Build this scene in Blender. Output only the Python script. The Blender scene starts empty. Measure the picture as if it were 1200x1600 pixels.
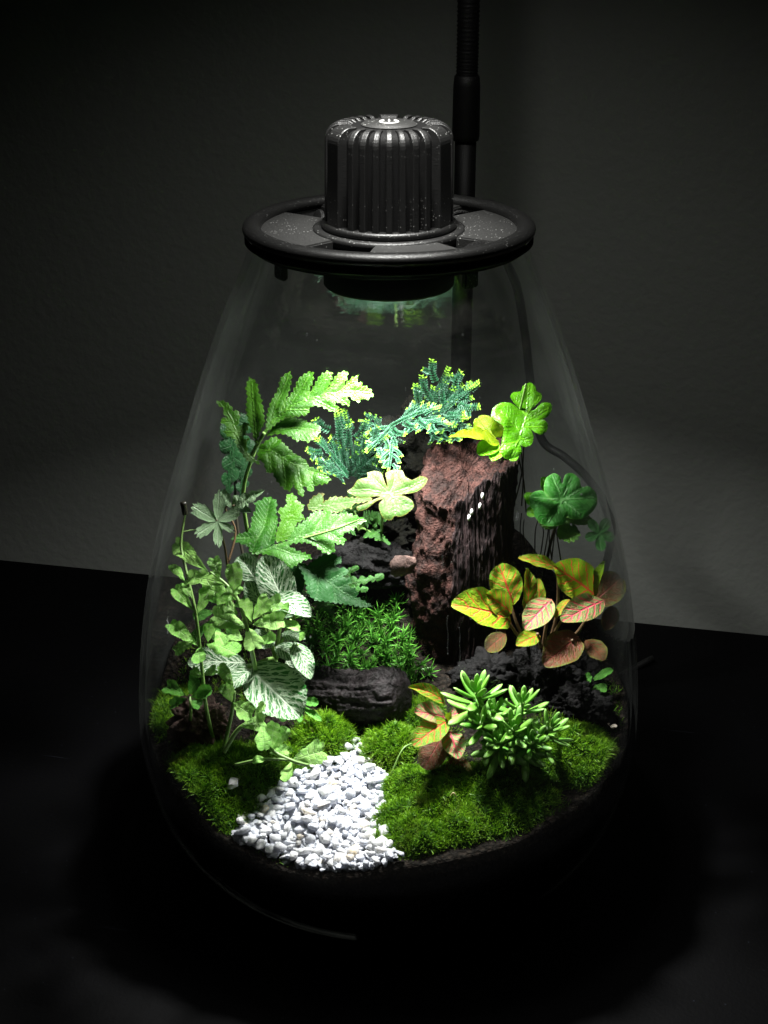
import bpy, bmesh, math, random
import numpy as np
from mathutils import Vector, Matrix, noise

R = math.radians
random.seed(7); RS = np.random.RandomState(7)
sc = bpy.context.scene
COL = sc.collection

# ------------------------------------------------------------------ camera, world, lights, exposure
CAM = Vector((-0.0018, -0.552, 0.397)); PITCH = R(23.5); FPX = 2400.0
cam = bpy.data.cameras.new('camera'); camo = bpy.data.objects.new('camera', cam); COL.objects.link(camo)
camo.location = CAM; camo.rotation_euler = (R(90) - PITCH, 0, 0)
cam.sensor_fit = 'VERTICAL'; cam.sensor_height = 36; cam.lens = FPX / 1600 * 36
cam.clip_start = 0.01; cam.clip_end = 50
sc.camera = camo

w = bpy.data.worlds.new('World'); sc.world = w; w.use_nodes = True
w.node_tree.nodes['Background'].inputs[0].default_value = (0.55, 0.65, 0.8, 1)
w.node_tree.nodes['Background'].inputs[1].default_value = 0.0015

Z_LID = 0.270
LED_Z = Z_LID - 0.0222

def lamp(name, kind, loc, rot, power, color, **kw):
    d = bpy.data.lights.new(name, kind); o = bpy.data.objects.new(name, d); COL.objects.link(o)
    o.location = loc; o.rotation_euler = rot; d.energy = power; d.color = color
    for k, v in kw.items(): setattr(d, k, v)
    return o

lamp('led_light', 'AREA', (0, 0, LED_Z - 0.0012), (0, 0, 0), 0.62, (1.0, 0.985, 0.955), shape='DISK', size=0.030, spread=R(126))
lamp('led_core_beam', 'AREA', (0, 0, LED_Z - 0.0014), (0, 0, 0), 0.42, (1.0, 0.985, 0.955), shape='DISK', size=0.028, spread=R(84))
lamp('desk_lamp_light', 'SPOT', (0.0, -0.045, 0.494), (R(2), 0, 0), 1.35, (1.0, 1.0, 0.95), spot_size=R(134), spot_blend=1.0, shadow_soft_size=0.028)
lamp('desk_lamp_beam', 'SPOT', (0.0, -0.040, 0.492), (R(8), 0, 0), 9.5, (1.0, 0.99, 0.95), spot_size=R(30), spot_blend=0.9, shadow_soft_size=0.014)

vs = sc.view_settings
vs.view_transform = 'Standard'; vs.look = 'None'; vs.exposure = 0; vs.gamma = 1; vs.use_curve_mapping = False
cy = sc.cycles
cy.max_bounces = 10; cy.diffuse_bounces = 4; cy.glossy_bounces = 5; cy.transmission_bounces = 6
cy.transparent_max_bounces = 40; cy.sample_clamp_indirect = 4; cy.use_denoising = True
cy.caustics_reflective = False; cy.caustics_refractive = False

# ------------------------------------------------------------------ projection helpers
FWD = Vector((0, math.cos(PITCH), -math.sin(PITCH))); UP = Vector((0, math.sin(PITCH), math.cos(PITCH)))
def ray(px, py): return FWD + Vector((1, 0, 0)) * ((px - 600) / FPX) + UP * ((800 - py) / FPX)
def P(px, py, y):
    d = ray(px, py); return CAM + d * ((y - CAM.y) / d.y)
def depth(p): return (p - CAM).dot(FWD)

PROFILE = [(0.268, 0.0492), (0.262, 0.0514), (0.254, 0.0545), (0.2345, 0.0630), (0.210, 0.0719), (0.184, 0.0803),
           (0.157, 0.0888), (0.129, 0.0955), (0.1003, 0.0999), (0.0706, 0.1020), (0.050, 0.1002), (0.032, 0.0945),
           (0.017, 0.0845), (0.006, 0.0710), (0.001, 0.0610)]
_pz = [p[0] for p in PROFILE][::-1]; _pr = [p[1] for p in PROFILE][::-1]
def rin(z): return float(np.interp(z, _pz, _pr)) - 0.0026
def PI(px, py, y, gap=0.003):
    p = P(px, py, y)
    for _ in range(60):
        if math.hypot(p.x, p.y) <= rin(p.z) - gap: return p
        y *= 0.93; p = P(px, py, y)
    return p

TC = np.array([(.0885, -.02, .067), (.065, -.065, .066), (.038, -.085, .063), (.02, -.09, .062), (.004, -.095, .061), (-.012, -.094, .056),
    (-.027, -.092, .053), (-.042, -.085, .052), (-.058, -.075, .057), (-.08, -.05, .066), (-.096, 0, .063), (.096, .02, .075),
    (-.08, .055, .085), (-.05, .08, .105), (0, .09, .120), (.05, .08, .118), (.08, .055, .100),
    (-.02, -.065, .0595), (-.012, -.035, .066), (-.05, -.04, .070), (.03, -.05, .073), (.06, -.03, .078), (-.01, -.01, .074),
    (.03, 0, .082), (-.06, 0, .078), (-.02, .015, .094), (-.02, .04, .113), (.03, .045, .118), (-.05, .035, .098), (.06, .03, .094), (.01, .06, .130)])
_GN, _GS = 161, 0.24
_gx, _gy = np.meshgrid(np.linspace(-.12, .12, _GN), np.linspace(-.12, .12, _GN), indexing='ij')
_k = ((TC[:, 0] - _gx[..., None]) ** 2 + (TC[:, 1] - _gy[..., None]) ** 2 + 1.2e-4) ** -1.7
_G = ((TC[:, 2] * _k).sum(-1) / _k.sum(-1)).tolist()
def terr(x, y):
    u = min(max((x + .12) / _GS * (_GN - 1), 0), _GN - 1.001); v = min(max((y + .12) / _GS * (_GN - 1), 0), _GN - 1.001)
    i, j = int(u), int(v); u -= i; v -= j; a, b = _G[i], _G[i + 1]
    return (a[j] * (1 - v) + a[j + 1] * v) * (1 - u) + (b[j] * (1 - v) + b[j + 1] * v) * u
def PT(px, py, lift=0.0):
    d = ray(px, py); lo = None; t = 0.38
    while t < 0.9:
        p = CAM + d * t
        if p.z < terr(p.x, p.y):
            for q in range(1, 8):
                p2 = CAM + d * (t - 0.001 * q)
                if p2.z > terr(p2.x, p2.y): break
                p = p2
            return p
        t += 0.007
    return p

# ------------------------------------------------------------------ object helpers
def tag(o, label=None, cat=None, group=None, kind=None):
    if label: o['label'] = label
    if cat: o['category'] = cat
    if group: o['group'] = group
    if kind: o['kind'] = kind
    return o
def thing(name, loc, label, cat, group=None):
    o = bpy.data.objects.new(name, None); COL.objects.link(o); o.location = loc; o.empty_display_size = 0.01
    return tag(o, label, cat, group)
def link(name, me, m, parent=None, M=None):
    if m is not None and not me.materials: me.materials.append(m)
    o = bpy.data.objects.new(name, me); COL.objects.link(o)
    M = M or Matrix.Identity(4)
    if parent is not None:
        o.parent = parent
        M = Matrix.Translation(-parent.location if parent.type == 'EMPTY' else Vector((0, 0, 0))) @ M
    o.matrix_basis = M
    return o
def mesh(name, verts, faces, uvs=None, smooth=True):
    me = bpy.data.meshes.new(name); me.from_pydata([tuple(v) for v in verts], [], faces)
    if uvs is not None:
        ul = me.uv_layers.new(name='UVMap')
        idx = np.empty(len(me.loops), dtype=np.int32); me.loops.foreach_get('vertex_index', idx)
        ul.data.foreach_set('uv', np.asarray(uvs, dtype=np.float32)[idx].ravel())
    if smooth: me.polygons.foreach_set('use_smooth', [True] * len(me.polygons))
    me.update(); return me
def bm_mesh(name, bm, smooth=False):
    me = bpy.data.meshes.new(name); bm.to_mesh(me); bm.free()
    if smooth: me.polygons.foreach_set('use_smooth', [True] * len(me.polygons))
    return me
def revolve(name, prof, seg=96, closed=False):
    n = len(prof); v = []; f = []
    for i in range(seg):
        a = 2 * math.pi * i / seg; c, s = math.cos(a), math.sin(a)
        v += [(r * c, r * s, z) for r, z in prof]
    for i in range(seg):
        j = (i + 1) % seg
        for k in range(n if closed else n - 1):
            l = (k + 1) % n
            f.append((i * n + k, j * n + k, j * n + l, i * n + l))
    return mesh(name, v, f)
def spline(pts, sub=6):
    pts = [Vector(p) for p in pts]; out = []
    for i in range(len(pts) - 1):
        p0 = pts[max(i - 1, 0)]; p1 = pts[i]; p2 = pts[i + 1]; p3 = pts[min(i + 2, len(pts) - 1)]
        for k in range(sub):
            t = k / sub
            out.append(0.5 * ((2 * p1) + (p2 - p0) * t + (2 * p0 - 5 * p1 + 4 * p2 - p3) * t * t + (3 * p1 - p0 - 3 * p2 + p3) * t ** 3))
    out.append(pts[-1]); return out
def tube(name, pts, r0, r1, seg=7, sub=6, rfun=None):
    pts = spline(pts, sub) if sub > 1 else [Vector(p) for p in pts]
    n = len(pts); v = []; f = []; uv = []
    prev = Vector((1, 0, 0.123)).normalized()
    for i, p in enumerate(pts):
        t = (pts[min(i + 1, n - 1)] - pts[max(i - 1, 0)]).normalized()
        a = (prev - t * prev.dot(t))
        if a.length < 1e-4: a = t.orthogonal()
        a.normalize(); prev = a; b = t.cross(a)
        r = r0 + (r1 - r0) * i / (n - 1)
        if rfun: r = rfun(i / (n - 1), r)
        for k in range(seg):
            th = 2 * math.pi * k / seg
            v.append(p + a * (r * math.cos(th)) + b * (r * math.sin(th))); uv.append((i / (n - 1), k / seg))
    for i in range(n - 1):
        for k in range(seg):
            l = (k + 1) % seg
            f.append((i * seg + k, i * seg + l, (i + 1) * seg + l, (i + 1) * seg + k))
    f.append(tuple(range(seg))[::-1]); f.append(tuple((n - 1) * seg + k for k in range(seg)))
    return mesh(name, v, f, uv)
def shift(me, off):
    me.transform(Matrix.Translation(off)); return me

# ------------------------------------------------------------------ material helpers
class NT:
    def __init__(s, name):
        s.m = bpy.data.materials.new(name); s.m.use_nodes = True; s.t = s.m.node_tree
        s.b = s.t.nodes['Principled BSDF']; s.out = s.t.nodes['Material Output']
    def n(s, typ, **kw):
        x = s.t.nodes.new('ShaderNode' + typ)
        for k, v in kw.items(): setattr(x, k, v)
        return x
    def put(s, sock, v):
        if v is None: return
        if hasattr(v, 'links'): s.t.links.new(v, sock)
        elif isinstance(v, tuple) and len(v) == 3 and len(getattr(sock, 'default_value', [0])) == 4: sock.default_value = (*v, 1)
        else: sock.default_value = v
    def math(s, op, a, b=None, c=None, clamp=False):
        x = s.n('Math', operation=op, use_clamp=clamp); s.put(x.inputs[0], a); s.put(x.inputs[1], b); s.put(x.inputs[2], c); return x.outputs[0]
    def mix(s, f, a, b, blend='MIX'):
        x = s.n('MixRGB', blend_type=blend); s.put(x.inputs[0], f); s.put(x.inputs[1], a); s.put(x.inputs[2], b); return x.outputs[0]
    def step(s, v, a, b, lo=0.0, hi=1.0):
        x = s.n('MapRange', interpolation_type='SMOOTHSTEP')
        for i, q in enumerate((v, a, b, lo, hi)): s.put(x.inputs[i], q)
        return x.outputs[0]
    def noise(s, scale, vec=None, detail=3.0, rough=0.55, dist=0.0):
        x = s.n('TexNoise'); s.put(x.inputs['Vector'], vec); x.inputs['Scale'].default_value = scale
        x.inputs['Detail'].default_value = detail; x.inputs['Roughness'].default_value = rough; x.inputs['Distortion'].default_value = dist
        return x.outputs[0]
    def voro(s, scale, vec=None, feature='F1', rnd=1.0):
        x = s.n('TexVoronoi', feature=feature); s.put(x.inputs['Vector'], vec); x.inputs['Scale'].default_value = scale
        x.inputs['Randomness'].default_value = rnd; return x
    def coord(s, k='Object'): return s.n('TexCoord').outputs[k]
    def bump(s, h, strength, dist=0.001):
        x = s.n('Bump'); x.inputs['Strength'].default_value = strength; x.inputs['Distance'].default_value = dist; s.put(x.inputs['Height'], h)
        return x.outputs[0]
    def set(s, **kw):
        names = dict(base='Base Color', rough='Roughness', spec='Specular IOR Level', metal='Metallic', normal='Normal', coat='Coat Weight',
                     emis='Emission Color', estr='Emission Strength', sheen='Sheen Weight')
        for k, v in kw.items(): s.put(s.b.inputs[names[k]], v)
        return s.m
    def translucent(s, col, amount, normal=None):
        t = s.n('BsdfTranslucent'); s.put(t.inputs[0], col); s.put(t.inputs[1], normal)
        x = s.n('MixShader'); s.put(x.inputs[0], amount)
        s.t.links.new(s.b.outputs[0], x.inputs[1]); s.t.links.new(t.outputs[0], x.inputs[2]); s.t.links.new(x.outputs[0], s.out.inputs[0])

def leaf_mat(name, dark, light, vein, nlat=7, k=0.0, vw=0.12, vmix=0.5, rough=0.42, trans=0.28, spec=0.45, edge=None, net=0.0, speck=0.0, nscale=5.0, midw=0.07, bump=0.35, traced=False, crisp=0.0):
    m = NT(name); uv = m.coord('UV'); sep = m.n('SeparateXYZ'); m.put(sep.inputs[0], uv)
    u, v = sep.outputs[0], sep.outputs[1]
    wob = m.noise(7.0, uv, 2.0)
    wob = m.math('MULTIPLY', m.math('SUBTRACT', wob, 0.5), 0.10)
    a = m.math('ABSOLUTE', m.math('SUBTRACT', m.math('MULTIPLY', v, 2.0), 1.0))
    mid = m.step(a, 0.0, midw, 1.0, 0.0)
    ph = m.math('ADD', m.math('MULTIPLY', m.math('ADD', u, wob), float(nlat)), m.math('MULTIPLY', a, k))
    lat = m.math('MULTIPLY', m.math('ABSOLUTE', m.math('SUBTRACT', m.math('FRACT', ph), 0.5)), 2.0)
    lat = m.math('MULTIPLY', m.step(lat, vw * crisp, vw, 1.0, 0.0), m.step(a, 0.70, 1.0, 1.0, 0.25))
    if traced:
        rim = m.n('Attribute', attribute_name='rim').outputs['Fac']
        mid = m.step(v, 0.04, midw, 1.0, 0.0)
        ph = m.math('SUBTRACT', m.math('MULTIPLY', m.math('ADD', u, m.math('MULTIPLY', wob, 0.8)), float(nlat)), m.math('MULTIPLY', v, k))
        lat = m.math('MULTIPLY', m.math('ABSOLUTE', m.math('SUBTRACT', m.math('FRACT', ph), 0.5)), 2.0)
        lat = m.math('MULTIPLY', m.step(lat, 0.0, vw, 1.0, 0.0), m.step(m.noise(9.0, uv, 2.0), 0.35, 0.65, 0.2, 0.85))
        a = m.math('SUBTRACT', 1.0, rim)
    veins = m.math('MAXIMUM', mid, m.math('MULTIPLY', lat, 0.8))
    if net > 0:
        cv = m.n('CombineXYZ'); m.put(cv.inputs[0], m.math('ADD', m.math('ADD', m.math('MULTIPLY', u, 2.6), m.math('MULTIPLY', wob, 1.6)), m.math('MULTIPLY', a, -0.30)))
        m.put(cv.inputs[1], m.math('ADD', m.math('MULTIPLY', v, 1.05), m.math('MULTIPLY', wob, 0.9)))
        vo = m.voro(7.0, cv.outputs[0], 'DISTANCE_TO_EDGE')
        veins = m.math('MAXIMUM', veins, m.math('MULTIPLY', m.step(vo.outputs[0], 0.11 * crisp, 0.11, 1.0, 0.0), net))
    rnd = m.n('ObjectInfo').outputs['Random']
    no = m.noise(nscale * (28.0 if traced else 1.0), m.coord('Object'), 4.0, 0.6)
    f = m.step(m.math('ADD', no, m.math('MULTIPLY', m.math('SUBTRACT', rnd, 0.5), 0.35)), 0.3, 0.72)
    col = m.mix(f, dark, light)
    if edge: col = m.mix(m.math('MULTIPLY', m.step(a, 0.72, 1.0), 0.75), col, edge)
    col = m.mix(m.math('MULTIPLY', veins, vmix), col, vein)
    if speck > 0:
        vo = m.voro(1500.0 if traced else 60.0, m.coord('Object'))
        col = m.mix(m.math('MULTIPLY', m.step(vo.outputs[0], 0.1, 0.28, 1.0, 0.0), speck), col, (0.55, 0.7, 0.45))
    fine = m.noise(1300.0 if traced else 45.0, m.coord('Object'), 2.0)
    h = m.math('SUBTRACT', m.math('ADD', m.math('MULTIPLY', fine, 0.5), no), m.math('MULTIPLY', veins, 0.6))
    bn = m.bump(h, bump * 2, 0.0011)
    m.set(base=col, rough=m.step(fine, 0.2, 0.8, rough - 0.08, rough + 0.14), spec=spec, normal=bn)
    m.translucent(col, trans)
    return m.m

def plain(name, col, rough=0.5, spec=0.5, trans=0.0):
    m = NT(name)
    no = m.noise(9.0, m.coord('Object'), 3.0)
    c = m.mix(no, tuple(x * 0.7 for x in col), tuple(min(1, x * 1.25) for x in col))
    m.set(base=c, rough=rough, spec=spec)
    if trans: m.translucent(c, trans)
    return m.m

# ------------------------------------------------------------------ materials
MT = {}
MT['fern'] = leaf_mat('fern leaf', (0.032, 0.125, 0.005), (0.085, 0.235, 0.012), (0.19, 0.36, 0.07), nlat=7, k=1.4, vw=0.24, vmix=0.40, rough=0.40, trans=0.30, speck=0.25)
MT['fernmid'] = leaf_mat('mid green fern leaf', (0.014, 0.075, 0.006), (0.036, 0.135, 0.014), (0.13, 0.25, 0.08), nlat=7, k=1.4, vw=0.24, vmix=0.45, rough=0.40, trans=0.26, spec=0.4, speck=0.3)
MT['ferndark'] = leaf_mat('dark fern leaf', (0.004, 0.028, 0.007), (0.010, 0.052, 0.014), (0.05, 0.11, 0.05), nlat=7, k=1.4, vw=0.24, vmix=0.5, rough=0.42, trans=0.2, spec=0.3, speck=0.15)
TK = dict(nlat=1.5, k=1.3, vw=0.30, midw=0.20, traced=True)
MT['tfern'] = leaf_mat('bright fern frond', (0.0174, 0.0784, 0.0013), (0.0384, 0.1249, 0.0032), (0.0639, 0.1568, 0.0145), vmix=0.45, rough=0.42, trans=0.34, spec=0.22, edge=(0.0436, 0.1220, 0.0058), bump=0.2, **TK)
MT['tfernmid'] = leaf_mat('mid green fern frond', (0.0104, 0.0629, 0.0033), (0.0281, 0.1110, 0.0074), (0.1036, 0.1998, 0.0666), vmix=0.55, rough=0.42, trans=0.26, spec=0.25, bump=0.22, **TK)
MT['tferndark'] = leaf_mat('dark green fern frond', (0.005, 0.036, 0.006), (0.012, 0.064, 0.013), (0.06, 0.13, 0.05), vmix=0.55, rough=0.45, trans=0.2, spec=0.15, bump=0.22, **TK)
MT['tpale'] = leaf_mat('pale lobed leaf', (0.0156, 0.0451, 0.0037), (0.0294, 0.0644, 0.0092), (0.0506, 0.0782, 0.0276), vmix=0.55, rough=0.5, trans=0.18, spec=0.15, edge=(0.0644, 0.0460, 0.0028), bump=0.2, **TK)
MT['tlime'] = leaf_mat('lime lobed frond', (0.070, 0.27, 0.003), (0.130, 0.41, 0.006), (0.20, 0.46, 0.03), vmix=0.5, rough=0.30, trans=0.36, spec=0.4, bump=0.25, **TK)
MT['tround'] = leaf_mat('dark round lobed leaf', (0.018, 0.14, 0.012), (0.045, 0.235, 0.026), (0.20, 0.40, 0.16), vmix=0.6, rough=0.45, trans=0.22, spec=0.25, edge=(0.11, 0.32, 0.06), bump=0.28, **TK)
MT['silver'] = leaf_mat('silvery leaf', (0.1000, 0.2000, 0.0938), (0.2000, 0.3250, 0.1625), (0.5250, 0.6250, 0.4750), nlat=8, k=1.5, vw=0.25, vmix=0.6, rough=0.5, trans=0.15, speck=0.4)
MT['pale'] = leaf_mat('pale fern leaf', (0.022, 0.062, 0.010), (0.042, 0.094, 0.022), (0.085, 0.125, 0.06), nlat=9, k=1.5, vw=0.25, vmix=0.5, rough=0.5, trans=0.15, spec=0.3, edge=(0.070, 0.080, 0.008))
MT['lime'] = leaf_mat('lime fern leaf', (0.075, 0.30, 0.004), (0.135, 0.44, 0.008), (0.03, 0.14, 0.006), nlat=12, k=1.2, vw=0.14, vmix=0.5, rough=0.22, trans=0.30, spec=0.5, midw=0.05)
MT['yellow'] = leaf_mat('yellow fern leaf', (0.0880, 0.1760, 0.0032), (0.1520, 0.2240, 0.0056), (0.0720, 0.1520, 0.0064), nlat=10, k=1.2, vw=0.14, vmix=0.3, rough=0.3, trans=0.34, spec=0.35)
MT['round'] = leaf_mat('round fern leaf', (0.012, 0.10, 0.010), (0.030, 0.17, 0.018), (0.16, 0.30, 0.13), nlat=18, k=3.0, vw=0.22, vmix=0.35, rough=0.36, trans=0.16, spec=0.3, edge=(0.07, 0.24, 0.04))
MT['young'] = leaf_mat('young leaf', (0.1955, 0.4715, 0.0805), (0.3565, 0.6440, 0.1610), (0.5750, 0.8000, 0.4025), nlat=6, k=1.6, vw=0.22, vmix=0.45, rough=0.42, trans=0.28, spec=0.35)
MT['youngdark'] = leaf_mat('young green leaf', (0.055, 0.22, 0.022), (0.11, 0.33, 0.045), (0.24, 0.46, 0.14), nlat=5, k=1.6, vw=0.2, vmix=0.4, rough=0.42, trans=0.2, spec=0.3)
MT['white'] = leaf_mat('white veined leaf', (0.0082, 0.0697, 0.0082), (0.0213, 0.1230, 0.0180), (0.5084, 0.5904, 0.4510), nlat=9, k=-1.3, vw=0.46, vmix=0.95, rough=0.45, trans=0.15, spec=0.3, net=0.6, midw=0.12, crisp=0.5)
MT['red'] = leaf_mat('red veined leaf', (0.085, 0.25, 0.005), (0.19, 0.37, 0.012), (0.70, 0.020, 0.040), nlat=6, k=-0.9, vw=0.22, vmix=0.92, rough=0.38, trans=0.28, spec=0.28, crisp=0.4, net=0.22, midw=0.10, edge=(0.08, 0.27, 0.015))
MT['pink'] = leaf_mat('pink veined leaf', (0.10, 0.22, 0.050), (0.17, 0.29, 0.095), (0.75, 0.028, 0.13), nlat=6, k=-0.9, vw=0.32, vmix=0.92, rough=0.38, trans=0.2, spec=0.28, crisp=0.4, net=0.35, midw=0.12, edge=(0.09, 0.27, 0.045))
MT['maroon'] = leaf_mat('maroon leaf', (0.0517, 0.0517, 0.0092), (0.0978, 0.0517, 0.0207), (0.2530, 0.0184, 0.0299), nlat=6, k=-0.9, vw=0.2, vmix=0.7, rough=0.4, trans=0.18, spec=0.25, net=0.5, edge=(0.0690, 0.1265, 0.0138))
MT['stem'] = plain('green stem', (0.16, 0.28, 0.07), 0.45, trans=0.1)
MT['stemdark'] = plain('dark stem', (0.02, 0.018, 0.012), 0.4)
MT['stemred'] = plain('brown stem', (0.10, 0.06, 0.03), 0.5)

def mk_sela():
    m = NT('spikemoss'); sep = m.n('SeparateXYZ'); m.put(sep.inputs[0], m.coord('UV'))
    tip = m.step(sep.outputs[0], 0.84, 0.97)
    base = m.mix(m.noise(12.0, m.coord('Object')), (0.004, 0.034, 0.013), (0.014, 0.080, 0.032))
    c = m.mix(m.math('MULTIPLY', m.step(sep.outputs[1], 0.35, 1.0), 0.85), base, (0.19, 0.30, 0.25))
    c = m.mix(tip, c, (0.22, 0.46, 0.04))
    m.set(base=c, rough=0.45, spec=0.3); m.translucent(c, 0.15); return m.m
MT['sela'] = mk_sela()
def mk_moss(name, a, b, tipc):
    m = NT(name); big = m.noise(95.0, m.coord('Object'), 2.0); sep = m.n('SeparateXYZ'); m.put(sep.inputs[0], m.coord('UV'))
    c = m.mix(sep.outputs[1], a, b)
    c = m.mix(m.math('MULTIPLY', m.step(sep.outputs[0], 0.35, 1.0), m.step(big, 0.30, 0.62, 0.35, 1.0)), c, tipc)
    c = m.mix(m.math('MULTIPLY', m.step(m.noise(60.0, m.coord('Object'), 4.0, 0.7), 0.56, 0.70), 0.55), c, (0.11, 0.10, 0.015))
    c = m.mix(m.math('MULTIPLY', m.step(m.noise(160.0, m.coord('Object'), 3.0), 0.55, 0.75), 0.45), c, (0.10, 0.085, 0.02))
    m.set(base=c, rough=0.5, spec=0.35); m.translucent(c, 0.3); return m.m
MT['moss'] = mk_moss('moss blades', (0.022, 0.100, 0.004), (0.062, 0.19, 0.006), (0.27, 0.52, 0.018))
MT['mossbase'] = plain('moss base', (0.015, 0.04, 0.004), 0.9, 0.1)
MT['starmoss'] = mk_moss('star moss', (0.018, 0.10, 0.008), (0.04, 0.18, 0.015), (0.15, 0.42, 0.05))
def mk_sedum():
    m = NT('sedum'); sep = m.n('SeparateXYZ'); m.put(sep.inputs[0], m.coord('UV'))
    rnd = m.n('ObjectInfo').outputs['Random']
    c = m.mix(rnd, (0.070, 0.25, 0.020), (0.18, 0.42, 0.050)); c = m.mix(m.step(sep.outputs[0], 0.6, 1.0), c, (0.26, 0.50, 0.12))
    no = m.noise(30.0, m.coord('Object'))
    m.set(base=c, rough=m.step(no, 0.3, 0.7, 0.34, 0.52), spec=0.35, normal=m.bump(no, 0.4, 0.0003)); m.translucent(c, 0.2); return m.m
MT['sedum'] = mk_sedum()
def mk_soil():
    m = NT('black soil'); co = m.coord('Object')
    vo = m.voro(420.0, co); no = m.noise(900.0, co, 3.0)
    c = m.mix(m.step(vo.outputs[0], 0.2, 0.6), (0.016, 0.012, 0.009), (0.005, 0.004, 0.003))
    c = m.mix(m.step(no, 0.66, 0.75), c, (0.035, 0.022, 0.012))
    m.set(base=c, rough=0.9, spec=0.1, normal=m.bump(m.math('ADD', vo.outputs[0], no), 0.9, 0.002)); return m.m
MT['soil'] = mk_soil()
def mk_rock(name, a, b, c3, rough=0.75, scale=120.0, bumpd=0.0012, spec=0.3):
    m = NT(name); co = m.coord('Object')
    no = m.noise(scale, co, 6.0, 0.65, 0.6); n2 = m.noise(scale * 5, co, 3.0); vo = m.voro(scale * 2.2, co)
    c = m.mix(m.step(no, 0.35, 0.65), a, b); c = m.mix(m.math('MULTIPLY', m.step(n2, 0.6, 0.75), 0.6), c, c3)
    h = m.math('ADD', m.math('ADD', no, m.math('MULTIPLY', n2, 0.4)), m.math('MULTIPLY', vo.outputs[0], 0.4))
    m.set(base=c, rough=rough, spec=spec, normal=m.bump(h, 0.9, bumpd)); return m.m
MT['lava'] = mk_rock('black lava rock', (0.0010, 0.0010, 0.0010), (0.0042, 0.0038, 0.0040), (0.010, 0.009, 0.009), 0.75, 260.0, 0.0016, 0.12)
MT['logm'] = mk_rock('dark log', (0.004, 0.0032, 0.0032), (0.015, 0.0115, 0.0125), (0.032, 0.026, 0.027), 0.65, 170.0, 0.0016, 0.2)
MT['chip'] = mk_rock('red brown chip', (0.035, 0.019, 0.015), (0.085, 0.05, 0.042), (0.13, 0.085, 0.07), 0.75, 300.0)
MT['clump'] = mk_rock('root clump', (0.0012, 0.0014, 0.0008), (0.0042, 0.0040, 0.0024), (0.009, 0.0095, 0.005), 0.9, 260.0, 0.002, 0.1)
def mk_stump():
    m = NT('petrified wood'); co = m.coord('Object')
    at = m.n('Attribute', attribute_name='face').outputs['Fac']
    mp = m.n('Mapping'); m.put(mp.inputs[0], co); mp.inputs['Scale'].default_value = (1, 1, 0.10)
    gr = m.noise(950.0, mp.outputs[0], 4.0, 0.6); gr2 = m.noise(330.0, mp.outputs[0], 3.0, 0.6)
    no = m.noise(260.0, co, 5.0, 0.65); n2 = m.noise(1100.0, co, 3.0)
    dk = m.mix(m.step(gr, 0.35, 0.68), (0.0035, 0.0023, 0.0023), (0.027, 0.0165, 0.0170)); dk = m.mix(m.math('MULTIPLY', m.step(gr2, 0.5, 0.7), 0.4), dk, (0.055, 0.040, 0.040))
    rd = m.mix(m.step(no, 0.35, 0.66), (0.0065, 0.0027, 0.0021), (0.035, 0.0142, 0.0112)); rd = m.mix(m.math('MULTIPLY', m.step(n2, 0.58, 0.72), 0.5), rd, (0.048, 0.024, 0.019))
    rd = m.mix(m.math('MULTIPLY', m.step(m.noise(85.0, co, 4.0, 0.7), 0.50, 0.66), 0.75), rd, (0.006, 0.0035, 0.003))  # broad near-black patches: the shade of cavities painted into the red wood
    f = m.step(m.math('ADD', at, m.math('MULTIPLY', m.math('SUBTRACT', no, 0.5), 0.9)), 0.35, 0.65)
    h = m.mix(f, m.math('ADD', gr, gr2), m.math('ADD', no, m.math('MULTIPLY', n2, 0.6)))
    m.set(base=m.mix(f, dk, rd), rough=0.8, spec=0.12, normal=m.bump(h, 1.0, 0.0018)); return m.m
MT['stump'] = mk_stump()
def mk_pebble():
    m = NT('white quartz'); rnd = m.n('ObjectInfo').outputs['Random']
    c = m.mix(m.step(rnd, 0.45, 0.95), (0.70, 0.70, 0.705), (0.50, 0.53, 0.62)); c = m.mix(m.step(rnd, 0.20, 0.02), c, (0.72, 0.60, 0.42))
    no = m.noise(3.0, m.coord('Object'), 5.0, 0.65); c = m.mix(m.step(no, 0.35, 0.7), c, (0.76, 0.77, 0.80))
    m.set(base=c, rough=0.38, spec=0.45, normal=m.bump(m.noise(4.0, m.coord('Object'), 4.0), 0.5, 0.0006)); m.translucent(c, 0.32); return m.m
MT['pebble'] = mk_pebble()
def mk_plastic(name, base, rough, dust):
    m = NT(name); co = m.coord('Object')
    g = m.noise(2600.0, co, 2.0); vo = m.voro(1000.0, co); n = m.noise(70.0, co, 2.0)
    d = m.math('MULTIPLY', m.step(vo.outputs[0], 0.14, 0.24, 1.0, 0.0), m.step(n, 0.40, 0.60))
    col = vo.outputs['Color']; d = m.math('MULTIPLY', d, m.step(col, 0.52, 0.66))
    c = m.mix(m.math('MULTIPLY', d, dust), base, (0.40, 0.40, 0.39))
    m.set(base=c, rough=m.step(g, 0.3, 0.7, rough - 0.06, rough + 0.1), spec=0.5, normal=m.bump(g, 0.35, 0.0004)); return m.m
MT['plastic'] = mk_plastic('black plastic', (0.008, 0.008, 0.0078), 0.42, 1.0)
MT['plate'] = mk_plastic('dusty plate plastic', (0.015, 0.015, 0.0145), 0.5, 1.0)
MT['rim'] = mk_plastic('satin rubber rim', (0.008, 0.008, 0.0078), 0.36, 0.4)
MT['satin'] = mk_plastic('black satin metal', (0.004, 0.004, 0.004), 0.45, 0.10)
MT['matte'] = mk_plastic('matte black', (0.003, 0.003, 0.003), 0.7, 0.0)
MT['matte'].node_tree.nodes['Principled BSDF'].inputs['Specular IOR Level'].default_value = 0.15
MT['pole'] = mk_plastic('black pole', (0.003, 0.003, 0.003), 0.5, 0.05)
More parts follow.
